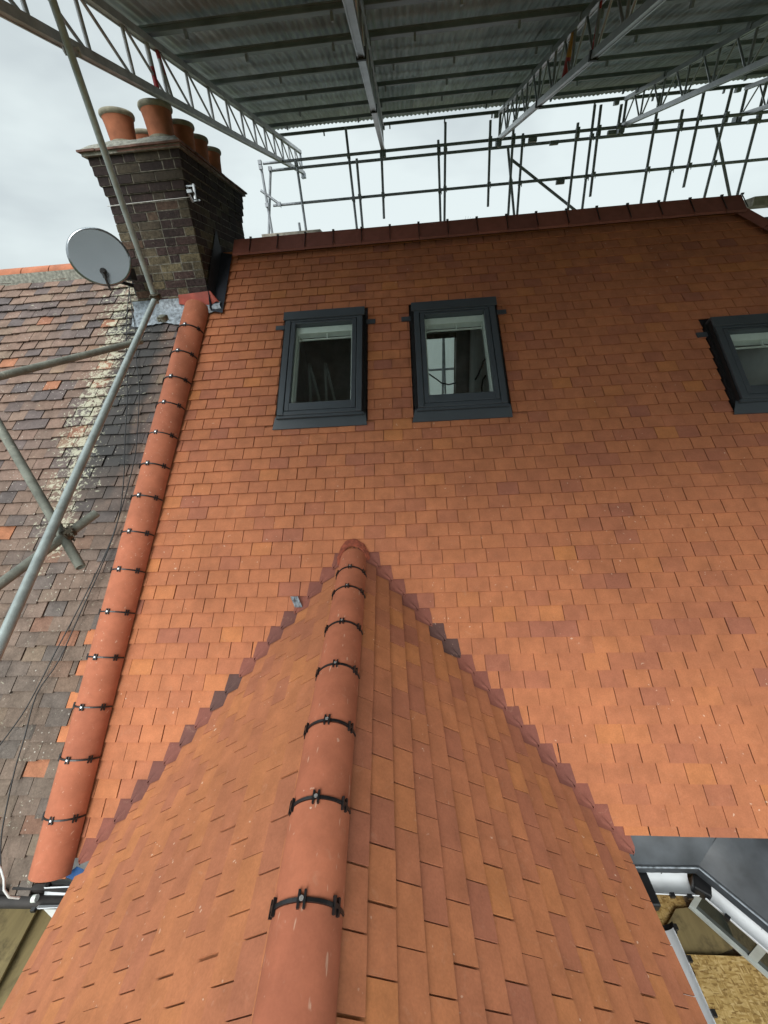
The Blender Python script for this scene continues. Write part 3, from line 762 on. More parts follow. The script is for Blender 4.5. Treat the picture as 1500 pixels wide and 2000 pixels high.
# old aerial bracket high on the front face and its wire
mb = MB(); bx = V3((-1.93, CY0-.02, 1.17))
bx = atY(375, 375, CY0-.05)
mb.bar(bx+V3((-.05, .02, .05)), bx+V3((.03, .02, .05)), .012, .012); mb.bar(bx+V3((-.02, .02, -.06)), bx+V3((.05, .02, -.06)), .012, .012)
mb.bar(bx+V3((-.04, .02, .05)), bx+V3((-.02, -.03, -.02)), .018, .008); mb.bar(bx+V3((.02, .02, .06)), bx+V3((.02, -.01, -.06)), .014, .02); mb.bar(bx+V3((-.02, -.03, -.02)), bx+V3((-.02, .02, -.07)), .014, .01)
mb.box(bx+V3((-.01, -.02, 0)), AX, (.022, .018, .012))
sub(mb, 'wall_bracket', 'aluminium', chim)
mb = MB(); mb.tube([V3((CX0-.02, CY0-.015, 1.145)), V3((-2.35, CY0-.015, 1.15)), bx+V3((-.03, .02, -.03))], .0028, 6); sub(mb, 'strap_wire', 'cable_white', chim)

# ------------------------------------------------------------------ neighbour's weathered roof
mb = MB(); ro = random.Random(21)
def ospan(k):
    v = V0+k*GAUGE
    r_ = PAX(v)-TOOTH(k)-.003 if v < 3.2 else -2.80
    if v < -1.0: r_ = PAX(v)-.13
    if v > 3.2: r_ = -2.16 if v < 3.25 else -2.79
    return (-7.2, r_)
def old_tint(r, u, v):
    x = r.random()
    if x < .05: return r.uniform(.93, 1)
    if -1.1 < v < -.1 and -3.1 < u < -2.62 and x < .2: return r.uniform(.985, 1.0)
    if v < .3 and x < .10: return r.uniform(.93, 1.0)
    if x < .3: return r.uniform(0, .25)
    return r.uniform(.3, .9)
courses(mb, MAIN, allv, GAUGE, ospan, .168, ro, gap=.007, rough=1.0, tintf=old_tint, clips=[(0, 1, 4.2)])
part(mb, 'roof_slope', 'weathered_tile', neigh)
mb = MB(); mb.face([MAIN.p(-7.2, -1.3, -.055), MAIN.p(-2.3, -1.3, -.055), MAIN.p(-2.3, 4.2, -.055), MAIN.p(-7.2, 4.2, -.055)])
bk = Plane(MAIN.p(0, 4.2, -.055), (-1, 0, 0), dB*-1); mb.face([bk.p(2.3, 0), bk.p(7.2, 0), bk.p(7.2, -5), bk.p(2.3, -5)]); part(mb, 'roof_deck', 'weathered_tile', neigh)
x = -2.98
while x > -7:
    p = MAIN.p(x, 4.19, 0); q = p - V3((.33, 0, 0))
    o = barrel(p+V3((0, .03, -.055)), q+V3((0, .03, -.055)), .112, V3((0, 0, 1)), (ro.uniform(.6, 1), 0), 1.0)
    part(o, 'ridge_tile', 'terracotta_pot', neigh); x -= .335
mb = MB(); mb.abox((-7.2, 5.0, .60), (-2.95, 5.1, .735)); part(mb, 'ridge_mortar', 'cement', neigh)
mb = MB(); mb.abox((-7.2, 1.6, -8), (-2.62, 1.9, -3.2)); mb.abox((-7.2, 8.2, -8), (-2.62, 8.5, -3.2)); mb.abox((-7.2, 1.9, -8), (-6.9, 8.2, -3.2)); part(mb, 'wall', 'brick_wall_far', neigh)
mb = MB(); mb.abox((-7.2, 1.08, -3.22), (-2.66, 1.10, -3.08)); part(mb, 'fascia', 'fascia_dark', neigh)

# ------------------------------------------------------------------ eaves bottom left
mb = MB(); mb.abox((-2.64, 1.10, -3.24), (-1.9, 1.13, -3.11)); part(mb, 'fascia', 'fascia_dark', house)
def half_gutter(pts, r, name='gutter', mat='white_gutter', root=house, brackets=True):
    """open half-round channel through pts (horizontal run)"""
    mb = MB(); rows = []
    pts = [V3(p) for p in pts]
    for i, p in enumerate(pts):
        d0 = (p-pts[i-1]).normalized() if i else (pts[1]-p).normalized()
        d1 = (pts[i+1]-p).normalized() if i < len(pts)-1 else d0
        d = (d0+d1).normalized(); x = d.cross(V3((0, 0, 1))).normalized(); k = 1/max(.5, d.dot(d0))
        outer = [p + x*math.cos(a)*r*k - V3((0, 0, 1))*math.sin(a)*r for a in [math.pi*j/12 for j in range(13)]]
        inner = [p + x*math.cos(a)*(r-.003)*k - V3((0, 0, 1))*math.sin(a)*(r-.003) + V3((0, 0, .0005)) for a in [math.pi*j/12 for j in range(12, -1, -1)]]
        rows.append(outer+inner)
    mb.grid(rows, closed=True, sm=True)
    mb.cap(rows[0], flip=True); mb.cap(rows[-1])
    return part(mb, name, mat, root)
def gutter_joint(parent, p, d, r, L=.06):
    mb = MB(); d = V3(d).normalized(); x = d.cross(V3((0, 0, 1))).normalized(); p = V3(p)
    rows = []
    for s_ in (-L/2, L/2): rows.append([p + d*s_ + x*math.cos(a)*r - V3((0, 0, 1))*math.sin(a)*r for a in [math.pi*(-.04+1.08*j/12) for j in range(13)]])
    mb.grid(rows); sub(mb, 'gutter_joint', 'black_plastic', parent)
    for sg in (1, -1):
        mb = MB(); mb.box(p + x*sg*(r+.003)+V3((0, 0, .002)), (d, x, V3((0, 0, 1))), (.012, .010, .012)); sub(mb, 'gutter_clip', 'black_plastic', parent)
g1 = half_gutter([(-2.42, 1.06, -3.10), (-1.9, 1.09, -3.10)], .052)
gutter_joint(g1, (-2.40, 1.062, -3.10), (1, .05, 0), .056, .03)
mb = MB(); mb.tube([V3((-2.45, 1.055, -3.10)), V3((-2.425, 1.058, -3.10))], .02, 12); sub(mb, 'end_cap', 'white_frame', g1)
mb = MB(); mb.tube([V3((-3.4, 1.04, -3.14)), V3((-2.20, 1.07, -3.17))], .034, 12); part(mb, 'dark_gutter', 'fascia_dark', neigh)
mb = MB(); mb.bar((-2.30, 1.05, -3.2), (-2.36, .98, -3.85), .05, .03, (0, 1, 0)); mb.bar((-2.30, 1.05, -3.2), (-2.22, 1.08, -3.15), .06, .04); part(mb, 'gutter_bracket', 'black_plastic', house)
mb = MB(); mb.face([atZ(125, 1712, -3.06), atZ(150, 1692, -3.04), atZ(168, 1700, -3.04), atZ(150, 1722, -3.06)]); part(mb, 'blue_underlay', 'blue_membrane', house)
mb = MB(); mb.abox((-2.62, 1.13, -8), (-1.96, 1.45, -3.25)); part(mb, 'rendered_wall', 'plaster', house)

# ------------------------------------------------------------------ bay roof, gutters, bay window bottom right
ZL = -3.0
E0, E1, E2 = atZ(1225, 1688, ZL), atZ(1365, 1690, ZL), atZ(1500, 1800, ZL)
E3 = E1 + (E2-E1)*3.2
top0 = MAIN.p(1.20, -1.02, -.016); top1 = MAIN.p(1.75, -1.02, -.016); top2 = MAIN.p(6.5, -1.02, -.016)
E4 = V3((4.2, E3.y, ZL))
mb = MB()
def tri_strip(top, bot, n, bulge=.0):
    rows = []
    for i in range(n+1):
        t = i/n; rows.append([top(t)*(1-j/6)+bot(t)*(j/6) + V3((0, 0, bulge*math.sin(math.pi*j/6) + (.003*math.sin(7*t*6+j) if 0 < j < 6 else 0))) for j in range(7)])
    mb.grid(rows)
lerp = lambda a, b_: (lambda t: a*(1-t)+b_*t)
tri_strip(lerp(top0, top1), lerp(E0, E1), 10, .012)
tri_strip(lerp(top1, top1+V3((1.0, 0, 0))), lerp(E1, E3), 20, .012)
tri_strip(lerp(top1+V3((1.0, 0, 0)), top2), lerp(E3, E4), 10, .012)
DR_ = V3((0, 0, -.075))
for a_, b_, sh in ((E0, E1, V3((0, -.008, 0))), (E1, E3, V3((-.006, -.005, 0))), (E3, E4, V3((0, -.008, 0)))):
    rows = []
    for i in range(17):
        t = i/16; p = a_*(1-t)+b_*t; rows.append([p, p+sh*1.5+V3((0, 0, .002)), p+sh*2+V3((0, 0, -.012)), p+sh+DR_+V3((0, 0, rc.uniform(-.002, .002)))])
    mb.grid(rows)
lead = part(mb, 'lead_roof', 'lead', house)
mb = MB(); mb.tube([E0+V3((0, -.012, -.002)), E1+V3((-.008, -.012, -.002)), E3+V3((-.01, -.01, -.002))], .0065, 8); sub(mb, 'drip_edge', 'lead_bright', lead)
ZG = -3.10
ga = V3((1.235, 1.13, ZG))
half = []
gend = V3((1.245, GF, ZG))
gR = half_gutter([V3((1.292, 1.02, ZG)), V3((1.292, GF, ZG))], .055)
for y in (1.02, .9, .72, .45, .1): gutter_joint(gR, (1.292, y, ZG), (0, 1, 0), .060, .05 if y == 1.02 else .012)
A0, A1 = atZ(1262, 1712, ZG), atZ(1350, 1716, ZG)
gB = half_gutter([A0+V3((-.02, -.02, 0)), A1+V3((0, -.02, 0))], .058)
gutter_joint(gB, A0+V3((.10, -.02, 0)), (1, 0, 0), .062, .012); gutter_joint(gB, A1+V3((-.06, -.02, 0)), (1, 0, 0), .062, .02)
mb = MB(); mb.box(A0+V3((-.03, -.05, -.03)), AX, (.045, .085, .035)); sub(mb, 'corner_piece', 'black_plastic', gB, .01)
mb = MB(); mb.box(A1+V3((.045, -.028, -.03)), (V3((.85, -.5, 0)).normalized(), V3((.5, .85, 0)).normalized(), AX[2]), (.045, .042, .034)); sub(mb, 'corner_piece', 'black_plastic', gB, .01)
B0 = A1+V3((.07, -.05, 0)); dS = (E2-E1); dS.z = 0; dS.normalize(); B1 = B0+dS*2.2
gC = half_gutter([B0, B1], .058)
for t in (.10, .45, .9): gutter_joint(gC, B0+dS*t, dS, .062, .014)
# splayed bay window below the gutter
bay = MB(); nS = V3((dS.y, -dS.x, 0)); nS = nS if nS.x < 0 else -nS      # outward, towards the camera's left
W0 = B0 + V3((-.02, .15, 0)) - nS*.06; ax = (dS, nS, V3((0, 0, 1)))
def bb(mbx, s0, s1, z0, z1, d0, d1): mbx.box(W0 + dS*(s0+s1)/2 + nS*(d0+d1)/2 + V3((0, 0, (z0+z1)/2 - ZG)), ax, ((s1-s0)/2, abs(d1-d0)/2, (z1-z0)/2))
bb(bay, .10, 2.4, -3.16, -3.10, -.06, .0); bb(bay, .10, .13, -3.60, -3.16, -.06, .0); bb(bay, .40, .44, -3.60, -3.16, -.06, .0); bb(bay, 1.02, 1.25, -3.60, -3.16, -.06, .0)
bb(bay, .10, 2.4, -3.62, -3.60, -.06, .012); bb(bay, 1.0, 1.6, -3.47, -3.28, .001, .07)
bw = part(bay, 'bay_window', 'bay_white', house)
gp = MB(); bb(gp, .13, .40, -3.60, -3.16, -.02, -.01); bb(gp, .44, .98, -3.60, -3.16, -.02, -.01); bb(gp, 1.3, 2.4, -3.60, -3.16, -.04, -.03); sub(gp, 'pane', 'dark_glass', bw)
gp = MB(); bb(gp, .12, 2.4, -8, -3.62, -.3, -.05); part(gp, 'bay_wall', 'brick_wall_far', house)

# ------------------------------------------------------------------ boards on the working lifts
def slab(name, pts, z, th, mat, label, cat, group=None):
    mb = MB(); top = [V3((p[0], p[1], z)) for p in pts]
    if (top[1]-top[0]).cross(top[2]-top[0]).z < 0: top.reverse()
    c = sum(top, V3())/len(top); tp = [p-c for p in top]; bt = [p-V3((0, 0, th)) for p in tp]
    mb.face(tp); mb.face(list(reversed(bt)))
    for i in range(len(tp)): j = (i+1) % len(tp); mb.face([tp[i], bt[i], bt[j], tp[j]])
    o = mb.build(name, mat); o.location = c; return tag(o, label, cat, group)
def ragged(a, b_, n, amp, r): return [(a[0]+(b_[0]-a[0])*i/n + r.uniform(-amp, amp), a[1]+(b_[1]-a[1])*i/n + r.uniform(-amp, amp)) for i in range(1, n)]
ZB = -3.67
q = [atZ(1341, 1864, ZB), atZ(1520, 1870, ZB), V3((2.9, 1.03, ZB)), V3((2.9, -.6, ZB)), atZ(1420, 2060, ZB)]
rr3 = random.Random(4)
pts = [(q[0].x, q[0].y), (q[1].x, q[1].y), (2.9, q[1].y), (2.9, -.6), (q[4].x, q[4].y)] + ragged((q[4].x, q[4].y), (q[0].x, q[0].y), 16, .008, rr3)
slab('osb_board', pts, ZB, .018, 'osb_board', 'large yellow strand board with a ragged left edge, lowest at the bottom right', 'board', 'strand boards under the bay')
Z2 = -3.72
a_ = [atZ(*p, Z2) for p in ((1275, 1728), (1322, 1728), (1352, 1790), (1378, 1845), (1330, 1870), (1270, 1810))]
slab('osb_board', [(p.x, p.y) for p in a_], Z2, .018, 'osb_board', 'small strand board piece in the corner under the white gutter', 'board', 'strand boards under the bay')
Z3 = -3.695
a_ = [atZ(*p, Z3) for p in ((1320, 1775), (1366, 1770), (1452, 1830), (1455, 1842), (1400, 1866), (1300, 1868), (1300, 1812))]
slab('plywood_offcut', [(p.x, p.y) for p in a_], Z3, .015, 'plywood', 'brown curved plywood offcut lying beneath the bay window', 'board')
slab('platform_deck', [(1.1, -2), (4.5, -2), (4.5, 1.5), (1.1, 1.5)], -3.75, .04, 'loft_boards', 'dark scaffold platform under the boards right of the gable', 'platform')
Z4 = -3.85
a_ = [atZ(*p, Z4) for p in ((-60, 1790), (60, 1740), (85, 1748), (70, 1780), (0, 1915), (-80, 2050))]
slab('plywood_sheet', [(p.x, p.y) for p in a_], Z4, .018, 'plywood', 'greenish plywood sheet with a slanting cut edge at the far left below the eaves', 'board', 'plywood sheets at the left eaves')
a_ = [atZ(*p, Z4-.05) for p in ((-100, 1740), (70, 1765), (260, 1775), (260, 2200), (-300, 2200))]
slab('plywood_sheet', [(p.x, p.y) for p in a_], Z4-.05, .018, 'plywood', 'stained plywood sheet lying against the gable wall at the bottom left', 'board', 'plywood sheets at the left eaves')

# ------------------------------------------------------------------ scaffold
def coupler(parent, p, d, r=.024, mat='bronze_fitting', s=1.0):
    mb = MB(); d = V3(d).normalized(); x = d.orthogonal().normalized(); y = d.cross(x)
    mb.tube([p-d*.026*s, p-d*.020*s, p-d*.018*s, p+d*.018*s, p+d*.020*s, p+d*.026*s], [r+.005, r+.011, r+.007, r+.007, r+.011, r+.005], 14)
    for sg in (1, -1):
        mb.box(p+x*sg*(r+.013), (d, x, y), (.022*s, .012, .006)); mb.box(p+x*sg*(r+.013)+y*.012, (d, x, y), (.014*s, .012, .005))
        mb.tube([p+x*sg*(r+.014)-y*.028, p+x*sg*(r+.014)+y*.042], .0055, 8); mb.tube([p+x*sg*(r+.014)+y*.018, p+x*sg*(r+.014)+y*.030], .011, 6)
    sub(mb, 'coupler', mat, parent)
def sc_tube(root, name, p, q, mat, r=.0242, seg=14, bends=0):
    mb = MB(); p, q = V3(p), V3(q)
    mb.tube([p, q], r, seg, caps=False)
    d = (q-p).normalized()
    for e, s_ in ((p, 1), (q, -1)):      # open tube ends, a black disc standing in for the shade inside
        x = d.orthogonal().normalized(); y = d.cross(x)
        rg = lambda rad, o_: [e + (x*math.cos(a)+y*math.sin(a))*rad + d*o_*s_ for a in [2*math.pi*i/seg for i in range(seg)]]
        mb.grid([rg(r, 0), rg(r-.004, 0), rg(r-.004, .03)], closed=True); mb.face(rg(r-.004, .03), mi=1)
    return part(mb, name, [mat, 'gasket'], root)
left = thing('scaffold', 'worn galvanised scaffold tubes crossing in front of the chimney and the old roof', 'scaffold', (-2.5, 1, -8))
T1a, T1b = atD(92, -30, 4.45), atD(306, 592, 4.72)
t1 = sc_tube(left, 'scaffold_tube', T1a, T1b, 'galvanised_tube')
T2a, T2b = atD(301, 588, 4.62), atD(-40, 1350, 2.45)
T2b = T2b + (T2b-T2a)*.6
t2 = sc_tube(left, 'scaffold_tube', T2a, T2b, 'galvanised_tube')
coupler(t1, atD(304, 580, 4.68), T1b-T1a)
coupler(t2, atD(318, 622, 4.66), T1b-T1a, mat='worn_tube'); 
T3a, T3b = atD(-60, 750, 3.6), atD(276, 666, 4.22)
t3 = sc_tube(left, 'scaffold_tube', T3a, T3b, 'worn_tube')
T4a, T4b = atD(-40, 765, 3.5), atD(158, 1108, 2.72)
t4 = sc_tube(left, 'scaffold_tube', T4a, T4b, 'worn_tube')
T5a, T5b = atD(-60, 1185, 2.75), atD(188, 1002, 2.86)
t5 = sc_tube(left, 'scaffold_tube', T5a, T5b, 'worn_tube')
coupler(t4, atD(122, 1046, 2.86), T4b-T4a, s=1.1); coupler(t5, atD(133, 1042, 2.80), T5b-T5a, s=1.1)
coupler(t1, atD(141, 100, 4.52), T1b-T1a, mat='aluminium_dull')

rear = thing('rear_scaffold', 'dark steel scaffold standing behind the ridge against the pale sky', 'scaffold', (2, 9.6, -8))
YS = 9.6
ZDN = -8.0
def down(p, q): d = (q-p).normalized(); t = (ZDN-p.z)/d.z; return p+d*t
through = [(508, 315, 532, 457), (528.5, 325.6, 525, 457), (579, 317, 599.6, 462.5), (675, 249, 698, 455), (696.6, 310, 709, 454), (856, 273.6, 860.6, 440), (870, 239, 868, 440),
           (1021.6, 261, 1009.5, 427.6), (1129, 240, 1108, 420.6), (1162, 205, 1136, 417), (1288.5, 188, 1249.7, 408), (1333.5, 214, 1295.4, 404), (1430.6, 170, 1373, 396), (1498, 160, 1437.5, 390.5), (1004, 235, 992, 429), (584, 435, 588, 462)]
rs = random.Random(9)
i = 0
stds = []
for (x0, y0, x1, y1) in through:
    Y = YS + (.06 if i % 2 else -.06); p = atY(x0, y0, Y); q = atY(x1, y1, Y)
    g_ = V3((q.x, Y, ZDN)) if abs(q.x-p.x) > .25 else down(p, q)
    if (x0, y0) == (508, 315): g_ = down(p, q)
    o = sc_tube(rear, 'scaffold_standard', p, down(p, q), 'steel_dark', seg=10); stds.append((o, p, q)); i += 1
for (x0, y0, x1, y1) in ((745, 295, 750, 427), (958, 235, 953, 403.6), (1174, 205, 1152.6, 384), (1375, 180, 1335, 366), (1214, 204, 1207, 249), (509.5, 372, 547.6, 400)):
    Y = YS-.05; p = atY(x0, y0, Y); q = atY(x1, y1, Y); o = sc_tube(rear, 'scaffold_tube', p, q, 'steel_dark', seg=10); stds.append((o, p, q))
for (x0, y0, x1, y1) in ((992, 287, 1005, 430), (997, 310, 1135, 420), (1397.7, 245.6, 1428, 396)):
    p = atY(x0, y0, YS+.02); q = atY(x1, y1, YS+.02); o = sc_tube(rear, 'scaffold_brace', p, q+(q-p)*.4, 'steel_dark', seg=10)
for (z, x0, Y) in ((2.83, -2.57, YS-.01), (2.755, -2.50, YS+.14), (2.175, -2.50, YS+.0)):
    o = sc_tube(rear, 'scaffold_ledger', (x0, Y, z), (12.5, Y, z), 'steel_dark', seg=10)
    for st, p, q in stds:
        if p.z > z > min(q.z, 9) and rs.random() < .8:
            t = (z-p.z)/(q.z-p.z); c = p+(q-p)*t; mb = MB(); mb.box(c+V3((0, -.03, -.005)), AX, (.030, .035, .032)); mb.tube([c+V3((.03, -.05, .0)), c+V3((.03, -.05, -.07))], .007, 6); sub(mb, 'coupler', 'steel_dark', st)
for (px, py) in ((1040, 273.5), (1082, 279), (1195, 259), (1094, 356), (1470, 237)):
    c = atY(px, py, YS-.03); mb = MB(); mb.box(c, AX, (.075, .028, .030)); under(mb.build('sleeve_coupler', 'steel_dark'), rear)
for z_ in (-.2, -2.2, -4.4): sc_tube(rear, 'scaffold_ledger', (-2.6, YS-.02, z_-.9), (12.5, YS-.02, z_-.9), 'steel_dark', seg=10)
mb = MB(); rows = []
for i in range(60):
    x = -3.5 + 16*i/59; rows.append([V3((x, YS+.30+.03*math.sin(i*1.3+j), 1.15-9.1*j/8)) for j in range(9)])
mb.grid(rows); part(mb, 'bright_backdrop', 'bright_backing', rear)  # invented sheet, added so the rear opening looks out on something bright
mb = MB(); p0, p1 = atY(516, 464, YS-.2), atY(600, 462, YS-.2)
mb.abox((p0.x, YS-.35, p0.z-.12), (p1.x+.3, YS-.02, p0.z+.03)); part(mb, 'scaffold_board', 'pale_timber', rear)
p0 = atY(1462, 388, YS-.2); mb = MB(); mb.abox((p0.x, YS-.35, p0.z-.14), (p0.x+3, YS-.02, p0.z-.0)); part(mb, 'scaffold_board', 'pale_timber', rear)

# ------------------------------------------------------------------ temporary roof
troof = thing('temporary_roof', 'temporary corrugated steel roof on aluminium lattice beams overhead', 'temporary roof', (2, 5, -8))
bd = V3((0, .985, .171)).normalized(); bn = V3((0, -.171, .985)).normalized()
BD0 = 1.161
def bp(x, y, off): # point at depth y on the plane offset by off from the lower chord plane
    return V3((x, y, (BD0+off - bn.y*y)/bn.z))
HB = .355
beams = [(-2.215, 11.7, .4), (-.27, 9.62, .4), (1.87, 9.75, .4), (4.04, 9.72, .4), (6.15, 9.9, .4), (8.3, 9.9, .4)]
rb = random.Random(6)
def seglen(a, b_, x, w, th, off, mb):
    mb.bar(bp(x, a, off), bp(x, b_, off), w, th, bn)
for bi, (x, yend, ystart) in enumerate(beams):
    lo = MB()
    # chord: two rails with a groove, as an extruded box plus lips
    seglen(ystart, yend, x, .058, .040, 0, lo)
    seglen(ystart, yend, x-.026, .012, .056, 0.002, lo); seglen(ystart, yend, x+.026, .012, .056, 0.002, lo)
    bm_ = part(lo, 'lattice_beam', 'aluminium' if bi else 'aluminium_dull', troof)
    hi = MB(); seglen(ystart, yend-.1, x, .058, .040, HB, hi); seglen(ystart, yend-.1, x-.026, .012, .056, HB+.002, hi); seglen(ystart, yend-.1, x+.026, .012, .056, HB+.002, hi)
    sub(hi, 'top_chord', 'aluminium' if bi else 'aluminium_dull', bm_)
    y = yend-.12; pitch = .585 if bi == 0 else .62
    la = MB()
    while y > ystart+.2:
        la.tube([bp(x, y, .02), bp(x, y, HB-.02)], .0155, 8)
        if bi in (0,): la.tube([bp(x, y-.04, .02), bp(x, y-pitch+.04, HB-.02)], .0125, 8)
        else:
            la.tube([bp(x, y-.04, .02), bp(x, y-pitch*.5, HB-.02)], .0125, 8); la.tube([bp(x, y-pitch*.5, HB-.02), bp(x, y-pitch+.04, .02)], .0125, 8)
        y -= pitch
    sub(la, 'lacing', 'aluminium' if bi else 'aluminium_dull', bm_)
    # dark clips where beams are spliced
    sp_ = MB()
    for y in ([4.55, 6.4] if bi == 1 else [5.3, 7.1] if bi == 2 else [6.0]):
        if bi: sp_.bar(bp(x, y-.02, 0), bp(x, y+.02, 0), .082, .072, bn)
    if bi: sub(sp_, 'splice_clip', 'gasket', bm_)
    # foot fitting on the ledger
    ft = MB(); ft.box(bp(x, yend-.05, -.05), AX, (.05, .06, .05)); ft.tube([bp(x, yend-.12, HB), bp(x, yend-.12, -.12)], .024, 8); sub(ft, 'foot_fitting', 'steel_dark', bm_)
# painted uprights in the lattice
def strut(px0, px1, off0, off1, x, mats, w=.03):
    def onp(p, off): r = ray(*p); return r*((BD0+off)/bn.dot(r))
    a, b_ = onp(px0, off0), onp(px1, off1)
    y0, y1 = a.y, b_.y
    p, q = bp(x, y0, off0), bp(x, y1, off1)
    mb = MB(); mid = (p+q)/2
    mb.tube([p, mid], w/2, 8, mi=0); mb.tube([mid, q], w/2, 8, mi=1 if len(mats) > 1 else 0); part(mb, 'painted_strut', mats, troof)
strut((1120, 62), (1108, 155), HB-.02, .02, 1.87, ['paint_yellow', 'paint_red'], .06)
strut((1196, 0), (1165, 105), HB-.02, .02, 1.87, ['paint_red'], .025)
strut((266, 85), (290, 180), HB-.02, .02, -2.215, ['aluminium_dull', 'paint_red'], .045)
strut((287, 100), (315, 196), HB-.02, .02, -2.215, ['paint_red', 'aluminium_dull'], .04)
# purlins
PO = .45
py_ = [10.02, 9.17, 8.32, 7.46, 6.60, 5.73, 5.02, 4.2, 3.4, 2.6, 1.75, .9]
for i, y in enumerate(py_):
    big = i in (5, 6, 7)
    mb = MB(); w, h = (.10, .10) if big else (.055, .085)
    mb.box(bp(4.2, y, PO-h/2+.005), (AX[0], bd, bn), (6.5, w/2, .006)); mb.box(bp(4.2, y, PO-.005), (AX[0], bd, bn), (6.5, w/2, .006))
    mb.box(bp(4.2, y, PO-h/4), (AX[0], bd, bn), (6.5, w/3, h/4))
    o = part(mb, 'purlin', 'purlin_steel', troof)
    m2 = MB()
    x = -2.2+rb.random()
    while x < 8:
        m2.box(bp(x, y+.01, PO-h/2-.02), (AX[0], bd, bn), (.012, .02, .035)); x += rb.uniform(.7, 1.4)
    for x in (-.27, 1.87, 4.04, 6.15): m2.box(bp(x, y, PO-h/2-.03), (AX[0], bd, bn), (.04, .04, .03))
    sub(m2, 'purlin_clip', 'steel_dark', o)
# corrugated sheets
def sheet(x0, x1, y0, y1, off, tint):
    mb = MB(); n = int((x1-x0)/.0762*6); rows = []
    for y in (y0, (y0+y1)/2, y1): rows.append([bp(x0+(x1-x0)*i/n, y, off+.0095*math.sin(2*math.pi*(x0+(x1-x0)*i/n)/.0762)) for i in range(n+1)])
    mb.grid(rows, tint); return part(mb, 'corrugated_sheet', 'steel_sheet', troof)
ys = [(7.5, 10.12), (4.95, 7.65), (2.45, 5.15), (.1, 2.65), (-1.0, .3)]  # nearest rows are out of view, extended to shade the slopes below
for r_i, (a_, b_) in enumerate(ys):
    x = -2.42 + (0 if r_i else .0)
    k = 0
    while x < 10.5:
        w = .68
        sheet(x, x+w+.06, a_, b_ + rb.uniform(-.03, .03), .475+.006*(k % 2)+.012*(4-r_i), (rb.random(), 0)); x += w; k += 1

# ------------------------------------------------------------------ satellite dish and its cables
dish = thing('satellite_dish', 'dark grey oval satellite dish fixed to the left corner of the chimney', 'satellite dish', atY(195, 504, 4.2))
dc = atY(195, 503, 4.2)
toc = (-dc).normalized()
dn = (toc*1.0 + V3((-.05, 0, .09))).normalized()     # dish looks up over the camera
dx = V3((0, 0, 1)).cross(dn).normalized()*1.0; dy = dn.cross(dx)
RX, RY = .250, .232
mb = MB(); rows = []
for i in range(13):
    t = i/12; rows.append([dc + dx*math.cos(a)*RX*t + dy*math.sin(a)*RY*t + dn*(.004*t*t-.004) for a in [2*math.pi*j/48 for j in range(48)]])
rows.append([p-dn*.012 for p in rows[-1]]); back = [[p-dn*.004 for p in r] for r in reversed(rows[1:-1])]
mb.grid(rows+back[:1]+[[dc + (q-dc)*.999 for q in r] for r in back[1:]], closed=True)
for p_ in range(1): pass
o = part(mb, 'reflector', 'dish_grey', dish)
mb = MB(); lnb = dc + dn*.20 - dy*.12
base = dc - dy*.255 + dn*.0
mb.tube([dc-dy*.26-dn*.03, dc-dy*.235+dn*.05, lnb-dy*.03], .011, 8); mb.tube([lnb-dn*.01, lnb-dn*.05], [.026, .030], 14); mb.tube([lnb+dn*.045, lnb-dn*.01], [.015, .02], 12)
mb.tube([lnb-dy*.0, lnb-dy*.055], .017, 10)
part(mb, 'feed_arm', 'dish_dark', dish)
mb = MB(); wb = V3((CX0-.01, CY0+.05, dc.z-.1))
mb.tube([dc-dn*.07, dc-dn*.07-V3((0, 0, .16)), V3((CX0-.03, CY0+.03, dc.z-.20))], .018, 10); mb.box(dc-dn*.06, (dx, dy, dn), (.06, .07, .015)); mb.box(V3((CX0-.012, CY0+.08, dc.z-.2)), AX, (.012, .06, .10)); mb.box(atY(253, 536, 4.4), AX, (.035, .05, .05))
part(mb, 'wall_bracket', 'dish_dark', dish)
def cable(pix, h, r, mat, label, name='cable'):
    P = []
    for p in pix: u, v = uvM(p[0], p[1], h); P.append(MAIN.p(u, v, h))
    # smooth
    Q = []
    for i in range(len(P)-1):
        p0, p1, p2, p3 = P[max(i-1, 0)], P[i], P[i+1], P[min(i+2, len(P)-1)]
        for t in (0, .25, .5, .75): Q.append(.5*((2*p1)+(p2-p0)*t+(2*p0-5*p1+4*p2-p3)*t*t+(3*p1-p0-3*p2+p3)*t**3))
    Q.append(P[-1]); c = Q[0]
    mb = MB(); mb.tube([q-c for q in Q], r, 8); o = mb.build(name, mat); o.location = c; return tag(o, label, 'cable', 'cables on the old roof')
cable([(250, 548), (257, 600), (265, 650), (266, 700), (272, 760), (268, 850), (262, 900), (240, 985), (215, 1060), (190, 1115), (150, 1195), (110, 1270), (85, 1320), (50, 1385), (15, 1435), (-20, 1480)], .03, .0042, 'cable_black', 'thin black cable running down the old tiles and off the left edge')
cable([(254, 548), (248, 620), (247, 700), (249, 770), (244, 860), (242, 930), (232, 1010), (203, 1095), (160, 1190), (115, 1290), (72, 1355), (48, 1440), (30, 1500), (12, 1580), (2, 1640), (2, 1700), (10, 1725)], .034, .0042, 'cable_black', 'thin black cable running down the old tiles to the eaves end')
mb = MB(); P = [atD(*p) for p in ((-10, 1680, 3.55), (3, 1700, 3.52), (8, 1718, 3.5), (8, 1738, 3.5), (18, 1752, 3.5), (38, 1754, 3.52))]; c = P[0]; mb.tube([p-c for p in P], .006, 8); o = mb.build('cable', 'cable_white'); o.location = c; tag(o, 'short white cable bending under the eaves at the left edge', 'cable')
